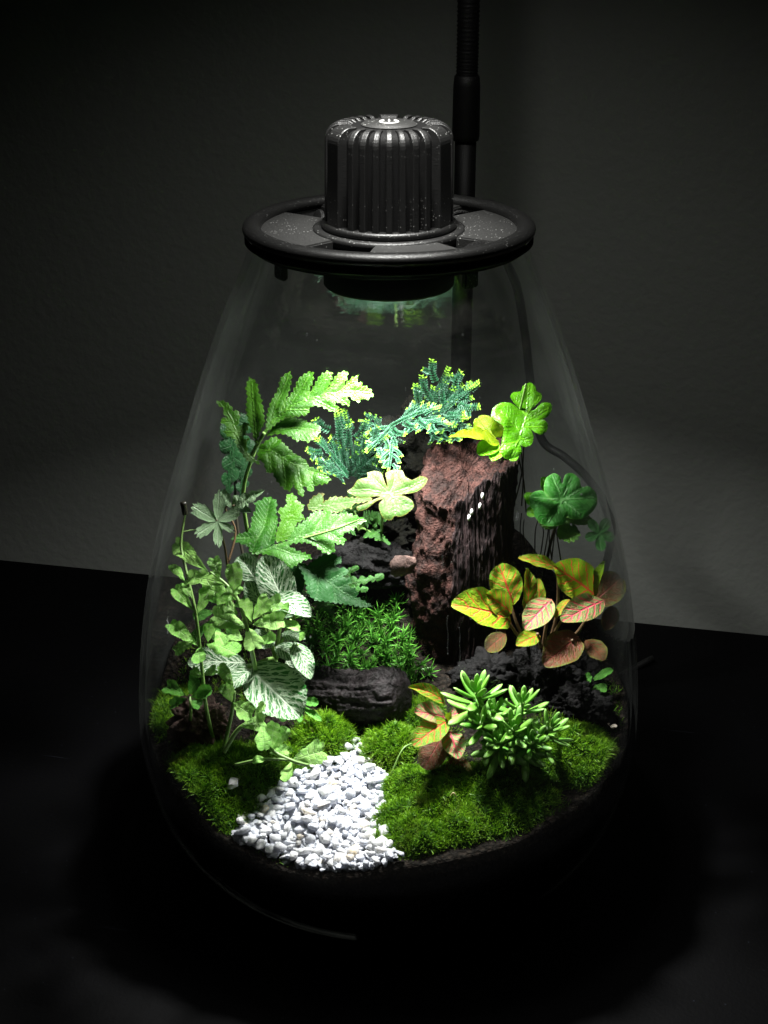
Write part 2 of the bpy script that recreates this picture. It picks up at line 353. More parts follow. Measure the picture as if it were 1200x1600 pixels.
MT['pole'].node_tree.nodes['Principled BSDF'].inputs['Specular IOR Level'].default_value = 0.2
MT['mark'] = plain('grey print', (0.55, 0.55, 0.53), 0.5)
def mk_glass():
    m = NT('clear glass'); co = m.coord('Object')
    lw = m.n('LayerWeight'); lw.inputs[0].default_value = 0.5
    mp = m.n('Mapping'); m.put(mp.inputs[0], co); mp.inputs['Scale'].default_value = (1, 1, 3.2)
    b = m.bump(m.noise(30.0, mp.outputs[0], 3.0), 0.035, 0.004)
    f5 = m.math('POWER', lw.outputs['Facing'], 5.0)
    F = m.math('ADD', m.math('MULTIPLY', f5, 0.86), 0.088)
    gl = m.n('BsdfGlossy'); gl.inputs['Roughness'].default_value = 0.025; gl.inputs[0].default_value = (1, 1, 1, 1); m.put(gl.inputs['Normal'], b)
    tr = m.n('BsdfTransparent'); tr.inputs[0].default_value = (0.985, 0.995, 0.99, 1)
    x = m.n('MixShader'); m.put(x.inputs[0], F)
    L = m.t.links.new
    L(tr.outputs[0], x.inputs[1]); L(gl.outputs[0], x.inputs[2])
    df = m.n('BsdfDiffuse'); df.inputs[0].default_value = (0.75, 0.80, 0.76, 1)
    smu = m.noise(26.0, m.coord('Object'), 4.0, 0.65)
    film = m.math('MULTIPLY', m.math('ADD', m.math('MULTIPLY', m.math('POWER', lw.outputs['Facing'], 3.0), 0.036), 0.0035), m.step(smu, 0.3, 0.75, 0.4, 1.5))
    y = m.n('MixShader'); m.put(y.inputs[0], film); L(x.outputs[0], y.inputs[1]); L(df.outputs[0], y.inputs[2]); L(y.outputs[0], m.out.inputs[0])
    m.t.nodes.remove(m.b); return m.m
MT['glass'] = mk_glass()
def mk_wall():
    m = NT('grey wall'); co = m.coord('Object')
    n = m.noise(3.0, co, 4.0); g = m.noise(220.0, co, 3.0)
    m.set(base=m.mix(n, (0.250, 0.262, 0.240), (0.290, 0.300, 0.280)), rough=0.9, spec=0.2, normal=m.bump(g, 0.25, 0.002)); return m.m
MT['wall'] = mk_wall()
def mk_table():
    m = NT('black table'); co = m.coord('Object')
    n = m.noise(12.0, co, 4.0); vo = m.voro(260.0, co)
    mp = m.n('Mapping'); m.put(mp.inputs[0], co); mp.inputs['Rotation'].default_value = (0, 0, 0.7); mp.inputs['Scale'].default_value = (0.04, 1, 1)
    s = m.noise(420.0, mp.outputs[0], 2.0)
    sp = m.math('MULTIPLY', m.step(vo.outputs[0], 0.04, 0.10, 1.0, 0.0), m.step(vo.outputs['Color'], 0.6, 0.7))
    scr = m.math('MULTIPLY', m.step(s, 0.72, 0.76), 0.5)
    c = m.mix(m.step(n, 0.3, 0.7), (0.0006, 0.0006, 0.0009), (0.0013, 0.0013, 0.0018)); c = m.mix(m.math('MAXIMUM', sp, scr), c, (0.03, 0.033, 0.045))
    m.set(base=c, rough=0.7, spec=0.10, normal=m.bump(m.noise(600.0, co), 0.2, 0.001)); return m.m
MT['table'] = mk_table()

# ------------------------------------------------------------------ setting: table, wall, soil
ANG = -math.atan2(0.097, 0.443)
def box_bm(x0, x1, y0, y1, z0, z1, bev=0.0):
    bm = bmesh.new(); bmesh.ops.create_cube(bm, size=1)
    bmesh.ops.scale(bm, vec=(x1 - x0, y1 - y0, z1 - z0), verts=bm.verts)
    bmesh.ops.translate(bm, vec=((x0 + x1) / 2, (y0 + y1) / 2, (z0 + z1) / 2), verts=bm.verts)
    if bev: bmesh.ops.bevel(bm, geom=bm.edges[:], offset=bev, segments=2, affect='EDGES')
    return bm
TM = Matrix.Translation((0, 0.239, 0)) @ Matrix.Rotation(ANG, 4, 'Z')
tb = link('table', bm_mesh('table', box_bm(-1.0, 1.0, -1.3, 0.0, -0.035, 0.0, 0.002)), MT['table'], None, TM); tag(tb, kind='structure')
wl = link('wall', bm_mesh('wall', box_bm(-2.0, 2.0, 0.012, 0.10, -0.8, 1.9)), MT['wall'], None, TM); tag(wl, kind='structure')

def make_soil():
    NA, NR = 128, 44; v = []; f = []
    edge = []
    for i in range(NA):
        a = 2 * math.pi * i / NA; r = 0.097
        for _ in range(6): r = rin(terr(r * math.cos(a), r * math.sin(a))) - 0.0008
        edge.append(r)
    for k in range(1, NR + 1):
        for i in range(NA):
            a = 2 * math.pi * i / NA; r = edge[i] * k / NR; x, y = r * math.cos(a), r * math.sin(a)
            z = terr(x, y) + noise.fractal(Vector((x, y, 0)) * 180, 0.6, 2.0, 3) * 0.0012 * (1 - (k / NR) ** 8)
            v.append((x, y, z))
    v.append((0, 0, terr(0, 0))); c = len(v) - 1
    for i in range(NA): f.append((c, i, (i + 1) % NA))
    for k in range(NR - 1):
        for i in range(NA):
            j = (i + 1) % NA; f.append((k * NA + i, (k + 1) * NA + i, (k + 1) * NA + j, k * NA + j))
    last = (NR - 1) * NA
    for q in range(1, 11):
        b = len(v)
        for i in range(NA):
            a = 2 * math.pi * i / NA; z0 = v[(NR - 1) * NA + i][2]; z = z0 + (0.0048 - z0) * q / 10; r = rin(z) - 0.0003
            v.append((r * math.cos(a), r * math.sin(a), z))
        for i in range(NA):
            j = (i + 1) % NA; f.append((last + i, b + i, b + j, last + j))
        last = b
    f.append(tuple(last + i for i in range(NA))[::-1])
    o = link('soil', mesh('soil', v, f), MT['soil']); tag(o, kind='structure')
make_soil()

# ------------------------------------------------------------------ glass jar
def make_jar():
    zs = np.array(_pz); rs = np.array(_pr)
    pr = spline([(r, 0, z) for z, r in PROFILE], 4)
    outer = [(p.x, p.z) for p in pr]
    inner = [(max(p.x - 0.0024, 0.001), max(p.z, 0.0042)) for p in pr]
    prof = [(0.0002, 0.0012)] + outer[::-1] + [(outer[0][0] - 0.0012, outer[0][1] + 0.0012)] + inner + [(0.0002, 0.0045)]
    me = revolve('glass_jar', prof, 160)
    o = link('glass_jar', me, MT['glass'])
    tag(o, 'clear teardrop glass terrarium jar standing on the black table', 'glass jar')
    return o
jar = make_jar()

# ------------------------------------------------------------------ lamp lid
def arc_slab(name, a0, a1, r0, r1, z0, z1, m, parent, n=14, bev=0.0006):
    bm = bmesh.new(); ring = []
    pts = [(r1, a0 + (a1 - a0) * i / n) for i in range(n + 1)] + [(r0, a1 - (a1 - a0) * i / n) for i in range(n + 1)]
    vs_ = [bm.verts.new((r * math.cos(a), r * math.sin(a), z0)) for r, a in pts]
    fc = bm.faces.new(vs_); e = bmesh.ops.extrude_face_region(bm, geom=[fc])
    bmesh.ops.translate(bm, vec=(0, 0, z1 - z0), verts=[x for x in e['geom'] if isinstance(x, bmesh.types.BMVert)])
    bmesh.ops.recalc_face_normals(bm, faces=bm.faces)
    ed = [x for x in bm.edges if all(q.co.z > z1 - 1e-6 for q in x.verts)]
    bmesh.ops.bevel(bm, geom=ed, offset=bev, segments=2, affect='EDGES')
    return link(name, shift(bm_mesh(name, bm), (0, 0, Z_LID)), m, parent)

def make_lid():
    t = thing('lamp_lid', (0, 0, Z_LID), 'round black lamp lid with ribbed knob sitting on the glass jar', 'lamp lid')
    # rim ring
    tr = 0.0034; R0 = 0.0531 - tr
    prof = [(R0 + tr * math.cos(2 * math.pi * k / 20), 0.72 * tr * math.sin(2 * math.pi * k / 20)) for k in range(20)]
    link('rim', shift(revolve('rim', prof, 128, True), (0, 0, Z_LID)), MT['rim'], t)
    link('skirt', shift(revolve('skirt', [(0.0512, -0.0030), (0.0524, -0.0030), (0.0524, -0.0046), (0.0519, -0.0050), (0.0512, -0.0046)], 96, True), (0, 0, Z_LID)), MT['matte'], t)
    # recessed tray, blacker than the plates: slot shade put into its colour
    link('tray', shift(revolve('tray', [(0.0220, -0.0050), (0.0470, -0.0050), (0.0474, -0.0010), (0.0498, 0.0005), (0.0498, -0.0066), (0.0220, -0.0066)], 96, True), (0, 0, Z_LID)), MT['matte'], t)
    # raised plates around the knob and between the vent recesses
    link('inner_ring', shift(revolve('inner_ring', [(0.0215, -0.0030), (0.0275, -0.0030), (0.0275, -0.0006), (0.0268, 0.0), (0.0215, 0.0)], 96, True), (0, 0, Z_LID)), MT['plastic'], t)
    for c0, c1 in ((-101, -52), (-30, 40), (53, 124), (146, 224)):
        arc_slab('raised_plate', R(c0), R(c1), 0.0272, 0.0474, -0.0050, -0.0006, MT['plate'], t)
    # half round vent flaps
    for ang, rr, sz in ((-110, 0.0385, 0.0046), (-40, 0.041, 0.0062), (138, 0.037, 0.0062), (48, 0.040, 0.0050)):
        bm = bmesh.new(); n = 14
        pts = [(sz * math.cos(math.pi * i / n), sz * 0.78 * math.sin(math.pi * i / n)) for i in range(n + 1)]
        va = [bm.verts.new((x, 0, z)) for x, z in pts]; fc = bm.faces.new(va)
        e = bmesh.ops.extrude_face_region(bm, geom=[fc]); bmesh.ops.translate(bm, vec=(0, 0.0013, 0), verts=[x for x in e['geom'] if isinstance(x, bmesh.types.BMVert)])
        bmesh.ops.recalc_face_normals(bm, faces=bm.faces)
        bmesh.ops.bevel(bm, geom=bm.edges[:], offset=0.0003, segments=2, affect='EDGES')
        M = Matrix.Translation((rr * math.cos(R(ang)), rr * math.sin(R(ang)), Z_LID - 0.0040)) @ Matrix.Rotation(R(ang + (35 if ang < 0 else 150)) , 4, 'Z') @ Matrix.Rotation(R(-18), 4, 'X')
        link('vent_flap', bm_mesh('vent_flap', bm), MT['plastic'], t, M)
    # neck plug, clips
    link('neck_plug', shift(revolve('neck_plug', [(0.0450, -0.0080), (0.0455, -0.0077), (0.0455, -0.0067), (0.0220, -0.0067), (0.0220, -0.0080)], 96, True), (0, 0, Z_LID)), MT['matte'], t)
    for ang in (-147, -52, 60, 150):
        bm = box_bm(-0.003, 0.003, -0.0013, 0.0013, -0.0062, 0, 0.0006)
        M = Matrix.Translation((0.0452 * math.cos(R(ang)), 0.0452 * math.sin(R(ang)), Z_LID - 0.0070)) @ Matrix.Rotation(R(ang + 90), 4, 'Z')
        link('clip', bm_mesh('clip', bm), MT['plastic'], t, M)
    # led housing and its lens
    link('led_housing', shift(revolve('led_housing', [(0.0002, -0.0205), (0.0200, -0.0205), (0.0204, -0.0217), (0.0232, -0.0217), (0.0240, -0.0208), (0.0240, -0.0045), (0.0002, -0.0045)], 96), (0, 0, Z_LID)), MT['matte'], t)
    m = NT('led lens'); m.set(base=(0.9, 0.9, 0.9), emis=(0.93, 0.97, 1.0), estr=4.0, rough=0.4)
    link('led_lens', shift(revolve('led_lens', [(0.0002, -0.0209), (0.0195, -0.0209)], 48), (0, 0, Z_LID)), m.m, t)
    # knob: smooth core with separate ribs over it
    RK, HK = 0.0198, 0.0366; sh = 0.0042
    core = [(0.0002, HK - 0.0004), (0.0125, HK - 0.0006)] + [(RK - sh + sh * math.sin(q), HK - sh - 0.0006 + sh * math.cos(q)) for q in np.linspace(0.12, math.pi / 2, 9)] + [(RK + 0.0004, 0.0014), (RK + 0.0006, 0.0)]
    core = [(r, z) for r, z in core]
    kn = link('knob', shift(revolve('knob', core, 96), (0, 0, Z_LID)), MT['matte'], t)  # core blacker than the ribs: groove shade put into its colour
    link('knob_collar', shift(revolve('knob_collar', [(0.0205, 0.0), (0.0238, 0.0), (0.0245, 0.0007), (0.0243, 0.0021), (0.0234, 0.0026), (0.0205, 0.0026)], 96, True), (0, 0, Z_LID)), MT['rim'], t)
    def rib_mesh(half):
        path = [(0.0132, HK - 0.0006), (0.0150, HK + 0.0003)]
        ro = RK + 0.0030; so = 0.0056
        path += [(ro - so + so * math.sin(q), HK - so + 0.0004 + so * math.cos(q)) for q in np.linspace(0.15, math.pi / 2, 8)] + [(ro + 0.0005, 0.0026)]
        v = []; f = []; n = len(path)
        for i, (r, z) in enumerate(path):
            p = Vector((r, 0, z)); q = Vector(path[min(i + 1, n - 1)] + (0,)) ; 
            dr = path[min(i + 1, n - 1)][0] - path[max(i - 1, 0)][0]; dz = path[min(i + 1, n - 1)][1] - path[max(i - 1, 0)][1]
            l = math.hypot(dr, dz); nr, nz = -dz / l, dr / l
            hw = half * (r / ro) ** 0.6
            dep = 0.0040 if i > 1 else 0.0014 * (i + 0.4)
            b = 0.00022
            for (yy, dd) in ((-hw, -dep), (-hw, -b), (-hw + b * 1.6, 0), (hw - b * 1.6, 0), (hw, -b), (hw, -dep)):
                v.append((r + nr * dd, yy, z + nz * dd))
        for i in range(n - 1):
            for k in range(5): f.append((i * 6 + k, i * 6 + k + 1, (i + 1) * 6 + k + 1, (i + 1) * 6 + k))
        f.append((0, 5, 4, 3, 2, 1)); b_ = (n - 1) * 6; f.append(tuple(b_ + k for k in range(6)))
        me = mesh('rib', v, f, smooth=False); me.materials.append(MT['plastic']); return me
    nar, wide = rib_mesh(0.00112), rib_mesh(0.0040)
    N = 30
    skip = {}
    angs = []
    a = 0.0
    # two broad panels left and right of the front, ribs elsewhere
    for i in range(N):
        th = -90 + i * 12
        k = (th + 90) % 360
        if k in (60, 300, 180): angs.append((th, wide))
        elif k in (48, 72, 288, 312, 168, 192): continue
        else: angs.append((th, nar))
    for th, me in angs:
        link('rib', me, None, kn, Matrix.Translation((0, 0, Z_LID)) @ Matrix.Rotation(R(th), 4, 'Z'))
    # power symbol and groove ring on the top
    zt = Z_LID + HK + 0.0001
    td = link('top_disc', shift(revolve('top_disc', [(0.0002, 0.0002), (0.0092, 0.0002), (0.0096, -0.0003), (0.0100, -0.0003)], 64), (0, 0, zt)), MT['plate'], kn)
    ring = []; n = 40
    pts = [Vector((0.0032 * math.sin(R(a_)), 0.0032 * math.cos(R(a_)), zt + 0.0004)) for a_ in np.linspace(35, 325, 30)]
    link('power_ring', tube('power_ring', pts, 0.00042, 0.00042, 6, 1), MT['mark'], kn)
    link('power_bar', tube('power_bar', [(0, 0.0008, zt + 0.0004), (0, 0.0042, zt + 0.0004)], 0.00042, 0.00042, 6, 1), MT['mark'], kn)
make_lid()

# ------------------------------------------------------------------ gooseneck desk lamp and power cord
def make_desk_lamp():
    X, Y = 0.0337, 0.125
    t = thing('gooseneck_lamp', (X, Y, 0), 'black gooseneck lamp pole standing behind the glass jar', 'lamp')
    link('base', shift(revolve('base', [(0.0002, 0.0), (0.040, 0.0), (0.042, 0.002), (0.041, 0.009), (0.036, 0.012), (0.0002, 0.012)], 64), (X, Y, 0)), MT['pole'], t)
    link('pole', tube('pole', [(X, Y, 0.010), (X, Y, 0.15), (X, Y, 0.285)], 0.0047, 0.0047, 24, 2), MT['pole'], t)
    link('sleeve', shift(revolve('sleeve', [(0.0044, 0.2785), (0.0057, 0.279), (0.0060, 0.281), (0.0058, 0.302), (0.0054, 0.306), (0.0046, 0.3065)], 32), (X, Y, 0)), MT['pole'], t)
    pts = [(X, Y, 0.300), (X, Y, 0.34), (X - 0.001, Y, 0.40), (X - 0.004, Y - 0.010, 0.47), (X - 0.015, Y - 0.06, 0.53), (0.004, Y - 0.13, 0.545), (0.0, -0.053, 0.528)]
    nk = tube('gooseneck', pts, 0.0050, 0.0050, 14, 60, rfun=lambda s, r: r * (0.93 + 0.07 * math.sin(s * 2 * math.pi * 150)))
    link('gooseneck', nk, MT['pole'], t)
    M = Matrix.Translation((0.0, -0.045, 0.505)) @ Matrix.Rotation(R(2), 4, 'X')
    link('lamp_head', revolve('lamp_head', [(0.0002, 0.026), (0.010, 0.025), (0.022, 0.016), (0.029, -0.002), (0.030, -0.010), (0.0285, -0.010), (0.027, -0.001), (0.020, 0.013), (0.0002, 0.020)], 48), MT['pole'], t, M)
make_desk_lamp()
cpts = [Vector((0.0365, 0.0365, 0.2690)), Vector((0.0410, 0.0420, 0.2670)), P(789, 402, 0.064), P(808, 450, 0.070), P(820, 520, 0.078), P(828, 590, 0.086), P(836, 650, 0.092), P(850, 692, 0.094), P(882, 714, 0.092), P(916, 745, 0.090), P(945, 790, 0.092), P(952, 860, 0.095), Vector((0.095, 0.13, 0.0030)), Vector((0.14, 0.16, 0.0030))]
tag(link('power_cord', tube('power_cord', cpts, 0.0019, 0.0019, 10, 8), MT['satin']), 'thin black power cord hanging behind the jar from the lid', 'cord')

# ------------------------------------------------------------------ leaf builders
def env_fern(t): return min(1, (t / 0.10)) ** 0.5 * (1 - t) ** 0.75
def env_delta(t): return min(1, (t / 0.16)) ** 0.5 * (1 - t ** 1.6) ** 0.9
def env_oval(t): return max(0.0, math.sin(math.pi * t ** 0.80)) ** 0.70
def env_obov(t): return max(0.0, math.sin(math.pi * t ** 1.35)) ** 0.75
def env_lance(t): return max(0.0, math.sin(math.pi * t ** 0.9)) ** 0.9
KIND = dict(
    fern=dict(nl=7, cut=0.74, sw=(72, 36), env=env_fern, serr=0.05, nt=150, ns=6),
    delta=dict(nl=6, cut=0.42, sw=(66, 34), env=env_delta, serr=0.05, nt=120, ns=6),
    roundfern=dict(nl=3.5, cut=0.62, sw=(70, 40), env=env_delta, serr=0.03, nt=110, ns=7),
    oval=dict(nl=0, cut=0, sw=(70, 48), env=env_oval, serr=0.0, nt=26, ns=6),
    acute=dict(nl=0, cut=0, sw=(62, 36), env=lambda t: max(0.0, math.sin(math.pi * t ** 0.72)) ** 0.8, serr=0.03, nt=40, ns=6),
    lance=dict(nl=0, cut=0, sw=(70, 48), env=env_lance, serr=0.0, nt=26, ns=5),
    small=dict(nl=2.5, cut=0.26, sw=(62, 32), env=env_obov, serr=0.09, nt=54, ns=5))
def blade_mesh(name, W, nl, cut, sw, env, serr, nt, ns, arch=0.06, cup=0.25, wav=0.05, seed=0, twist=0.0, sym=False):
    v = []; uv = []; f = []; nc = 2 * ns + 1
    ph = {1: random.random() * 0.25, -1: 0.35 + random.random() * 0.25}
    if sym: ph = {1: 0.06, -1: 0.10}
    side = {1: 0.92 + 0.16 * random.random(), -1: 0.92 + 0.16 * random.random()}
    for i in range(nt + 1):
        t = i / nt; a = R(sw[0] + (sw[1] - sw[0]) * t)
        for j in range(-ns, ns + 1):
            s = abs(j) / ns; sg = 1 if j >= 0 else -1
            h = W * env(t) * side[sg]
            if nl:
                l = abs(math.sin(math.pi * (nl * t ** 1.05 + ph[sg]))) ** 0.42
                c = cut * min(1, (1.02 - t) * 3.0)
                h *= (1 - c) + c * l
                h *= 1 + 0.14 * noise.noise(Vector((t * 6, sg * 3, seed)))
            if serr: h *= 1 + serr * (((t * 26 * (1 + 0.02 * nl)) % 1.0) - 0.5) * 2 * (1 if s > 0.9 else 0)
            x = t * 0.93 + s * h * math.cos(a); y = sg * s * h * math.sin(a)
            z = arch * 4 * t * (1 - t) + cup * s * s * h - 0.10 * cup * abs(s) * h
            z += wav * noise.noise(Vector((x * 4.5, y * 4.5, seed * 1.7))) * (0.35 + s)
            if nl: z -= 0.05 * (1 - abs(math.sin(math.pi * (nl * t + ph[sg]))) ) * W * s
            if twist: 
                q = twist * t; y, z = y * math.cos(q) - z * math.sin(q), y * math.sin(q) + z * math.cos(q)
            v.append((x, y, z)); uv.append((t, 0.5 + 0.5 * sg * s))
    for i in range(nt):
        for j in range(nc - 1):
            a_ = i * nc + j; f.append((a_, a_ + nc, a_ + nc + 1, a_ + 1))
    return mesh(name, v, f, uv)
def pinna_mesh(name, W, n=6, sw=(74, 40), env=env_fern, seed=0, lobew=1.0, serr=0.10, arch=0.04, core=0.24, tilt=0.16):
    rs = random.Random(seed * 31 + 5); V = []; F = []; U = []
    def strip(bx, by, ang, l, hw, tl, nu=24, ns=3, tip=0.62, full=False):
        b = len(V); ca, sa = math.cos(ang), math.sin(ang); bend = rs.uniform(-.18, .18)
        for i in range(nu + 1):
            u = i / nu
            wv = hw * (1.18 - 0.30 * u if u < tip else (1.18 - 0.30 * tip) * math.sqrt(max(0.0, 1 - ((u - tip) / (1.001 - tip)) ** 2)))
            wv *= 1 + 0.10 * noise.noise(Vector((u * 4, seed, l * 9)))
            for j in range(-ns, ns + 1):
                q = j / ns; ww = wv * q * (1 + (serr * (((u * 8.5) % 1.0) - 0.5) * 2 if abs(j) == ns else 0))
                al = u * l; pe = ww + bend * u * u * l * 0.5 * (1 if sa >= 0 else -1)
                x = bx + al * ca - pe * sa; y = by + al * sa + pe * ca
                z = tl * al - 0.30 * u * u * l * abs(tl) - 0.22 * abs(q) ** 2 * wv + 0.018 * noise.noise(Vector((x * 9, y * 9, seed)))
                V.append((x, y, z + arch * 4 * max(0, min(1, x)) * (1 - max(0, min(1, x))))); U.append((u, 0.5 + 0.5 * q))
        nc = 2 * ns + 1
        for i in range(nu):
            for j in range(nc - 1):
                a_ = b + i * nc + j; F.append((a_, a_ + nc, a_ + nc + 1, a_ + 1))
    gap = 0.88 / n
    for sg in (1, -1):
        for i in range(n):
            t = 0.05 + gap * (i + (0.0 if sg > 0 else 0.28))
            a = R(sw[0] + (sw[1] - sw[0]) * t) * sg
            l = W * env(min(t + 0.05, 0.97)) * rs.uniform(.9, 1.1)
            strip(t, 0, a, l, gap * 0.5 * lobew * abs(math.sin(a)) * rs.uniform(.9, 1.06), rs.uniform(-tilt, tilt))
    strip(0.84, 0, rs.uniform(-.1, .1), 0.16, gap * 0.34, -0.05)
    b = len(V); ns = 2
    for i in range(31):
        t = i / 30
        for j in range(-ns, ns + 1):
            q = j / ns; h = core * W * env(t) + 0.006
            x = t * 0.95; y = q * h
            V.append((x + abs(q) * h * 0.5, y, 0.004 + arch * 4 * x * (1 - x) - 0.01 * abs(q))); U.append((t, 0.5 + 0.5 * q))
    for i in range(30):
        for j in range(2 * ns):
            a_ = b + i * 5 + j; F.append((a_, a_ + 5, a_ + 6, a_ + 1))
    return mesh(name, V, F, U)
def palm_mesh(name, lobes, floor=0.3, p=0.55, cup=0.15, wav=0.06, seed=0, nr=9, na=132, ser=0.03):
    v = [(0, 0, 0)]; uv = [(0, 0.5)]; f = []
    for k in range(1, nr + 1):
        q = k / nr
        for i in range(na):
            th = -180 + 360 * i / na; best = 0; bv = 0
            for la, ll, lw in lobes:
                d = (th - la + 180) % 360 - 180
                if abs(d) < lw:
                    r = ll * math.cos(math.pi / 2 * abs(d) / lw) ** p
                    if r > best: best = r; bv = d / lw
            r = max(best, floor * 0.9)
            r *= 1 + ser * noise.noise(Vector((th * 0.11, seed, 0))) * 2 + ser * 0.8 * ((i % 3) - 1) * (1 if q > 0.95 else 0)
            x, y = q * r * math.cos(R(th)), q * r * math.sin(R(th))
            z = cup * (q * r) ** 2 * (1 if cup > 0 else 1) + wav * noise.noise(Vector((x * 3, y * 3, seed))) * q + 0.07 * abs(bv) ** 2 * q
            v.append((x, y, z)); uv.append((q, 0.5 + 0.5 * bv))
    for i in range(na): f.append((0, 1 + i, 1 + (i + 1) % na))
    for k in range(nr - 1):
        for i in range(na):
            j = (i + 1) % na; a = 1 + k * na; f.append((a + i, a + na + i, a + na + j, a + j))
    return mesh(name, v, f, uv)
NH = Vector((0, -0.70, 0.72))
def frame(A, B, nh, roll=0.0, L=None):
    X = (B - A); L = L or X.length; X.normalize(); nh = Vector(nh)
    N = nh - X * nh.dot(X)
    if N.length < 0.15: N = Vector((0.2, -0.6, 0.8)); N = N - X * N.dot(X)
    N.normalize(); N = Matrix.Rotation(R(roll), 3, X) @ N; Y = N.cross(X)
    M = Matrix.Identity(4)
    for i in range(3): M[i][0], M[i][1], M[i][2], M[i][3] = X[i] * L, Y[i] * L, N[i] * L, A[i]
    return M
_seed = [0]
def leaf(root, m, a, b, wpx, kind='oval', nh=NH, roll=0.0, name='leaf', label=None, **kw):
    A = PI(*a); B = PI(*b); L = (B - A).length
    W = wpx / FPX * depth((A + B) / 2) / L
    _seed[0] += 1
    k = dict(KIND.get(kind, {})); k.update(kw)
    o = link(name, (pinna_mesh if kind == 'pinnate' else blade_mesh)(name, W, seed=_seed[0], **k), MT[m], root, frame(A, B, nh, roll))
    if label: o['label'] = label
    return o
def palm(root, m, c, tip, lobes, nh=NH, roll=0, name='leaf', **kw):
    A = PI(*c); B = PI(*tip); _seed[0] += 1
    return link(name, palm_mesh(name, lobes, seed=_seed[0], **kw), MT[m], root, frame(A, B, nh, roll))
def stem(root, pts, r0, r1, m='stem', name='stem'):
    return link(name, tube(name, [PI(*p) if len(p) == 3 and abs(p[0]) > 1.5 else Vector(p) for p in pts], r0, r1, 6, 5), MT[m], root)

from mathutils.geometry import delaunay_2d_cdt
def seg_dist(pts, poly):
    """distance to a polyline and the distance run along it, for every point"""
    best = np.full(len(pts), 1e9); al = np.zeros(len(pts)); run = 0.0
    for (x0, y0), (x1, y1) in zip(poly[:-1], poly[1:]):
        d = np.array([x1 - x0, y1 - y0]); L = float(np.hypot(*d)) + 1e-9
        t = np.clip(((pts - (x0, y0)) @ d) / L ** 2, 0, 1)
        q = np.hypot(*(pts - (np.array([[x0, y0]]) + t[:, None] * d)).T)
        k = q < best; best[k] = q[k]; al[k] = run + t[k] * L; run += L
    return best, al
def shaped(root, m, spec, outline, veins, y0, nh, pucker=0.9, curl=0.0, wav=1.0, teeth=0.0, grid=3.4, bow=(0, 0), name='pinna'):
    """a lobed leaf: outline and veins give its plan, laid on its own tilted plane inside the jar and then bent and puckered"""
    ox, oy, sc_ = spec; _seed[0] += 1; sd = _seed[0]; rs = random.Random(sd)
    Q = lambda L: [(ox + x / sc_, oy + y / sc_) for x, y in L]
    out = Q(outline); veins = [Q(v) for v in veins]
    cl = [Vector((x, y, 0)) for x, y in out]; sm = []
    n = len(cl)
    for i in range(n):
        p0, p1, p2, p3 = cl[i - 1], cl[i], cl[(i + 1) % n], cl[(i + 2) % n]
        k = max(1, int((p2 - p1).length / 2.6))
        for j in range(k):
            t = j / k; c = 0.5 * ((2 * p1) + (p2 - p0) * t + (2 * p0 - 5 * p1 + 4 * p2 - p3) * t * t + (3 * p1 - p0 - 3 * p2 + p3) * t ** 3)
            sm.append((p1.lerp(p2, t)).lerp(c, 0.75))
    if teeth:
        m2 = []
        for i, p in enumerate(sm):
            tg = sm[(i + 1) % len(sm)] - sm[i - 1]; nn = Vector((tg.y, -tg.x, 0)); 
            if nn.length > 0: nn.normalize()
            m2.append(p + nn * (teeth * ((i % 3) - 1) + rs.uniform(-.25, .25)))
        sm = m2
    bd = [(p.x, p.y) for p in sm]
    xs = [p[0] for p in bd]; ys = [p[1] for p in bd]; pts = []
    B = np.array(bd); y = min(ys); row = 0
    while y < max(ys):
        x = min(xs) + (grid / 2 if row % 2 else 0)
        while x < max(xs):
            px, py = x + rs.uniform(-.4, .4), y + rs.uniform(-.4, .4)
            if inside(px, py, bd) and np.min(np.hypot(B[:, 0] - px, B[:, 1] - py)) > grid * 0.45: pts.append((px, py))
            x += grid
        y += grid * 0.87; row += 1
    allp = [Vector(p) for p in bd + pts]
    r = delaunay_2d_cdt(allp, [], [list(range(len(bd)))], 1, 1e-4)
    V2 = np.array([(v.x, v.y) for v in r[0]]); F = [tuple(f) for f in r[2]]
    dv = np.full(len(V2), 1e9); al = np.zeros(len(V2))
    for k, vn in enumerate(veins):
        d, a_ = seg_dist(V2, vn); q = d < dv; dv[q] = d[q]; al[q] = a_[q] + 37 * k
    rim = np.minimum(seg_dist(V2, bd + [bd[0]])[0] / 5.0, 1.0)
    N = Vector(nh).normalized(); c0 = (sum(xs) / len(xs), sum(ys) / len(ys)); C = P(*c0, y0); pxm = depth(C) / FPX
    W3 = []
    for i, (x, y) in enumerate(V2):
        d = ray(x, y); p = CAM + d * ((C - CAM).dot(N) / d.dot(N))
        u = (x - c0[0]) * pxm; v = (y - c0[1]) * pxm
        h = pucker * pxm * 2.2 * (1 - math.exp(-(dv[i] / 5.0) ** 2)) * (0.6 + 0.4 * rim[i])
        h += wav * pxm * 3.2 * noise.noise(Vector((x * 0.035, y * 0.035, sd))) - curl * (1 - rim[i]) * pxm * 2.5
        h -= bow[0] * u * u * 9 + bow[1] * v * v * 9
        W3.append(p + N * h)
    me = mesh(name, W3, F, np.stack([al / 10.0, dv / 10.0], 1))
    at = me.attributes.new('rim', 'FLOAT', 'POINT'); at.data.foreach_set('value', rim.astype(np.float32))
    return link(name, me, MT[m], root)
def inside(x, y, poly):
    r = False; j = len(poly) - 1
    for i in range(len(poly)):
        xi, yi = poly[i]; xj, yj = poly[j]
        if (yi > y) != (yj > y) and x < (xj - xi) * (y - yi) / (yj - yi) + xi: r = not r
        j = i
    return r

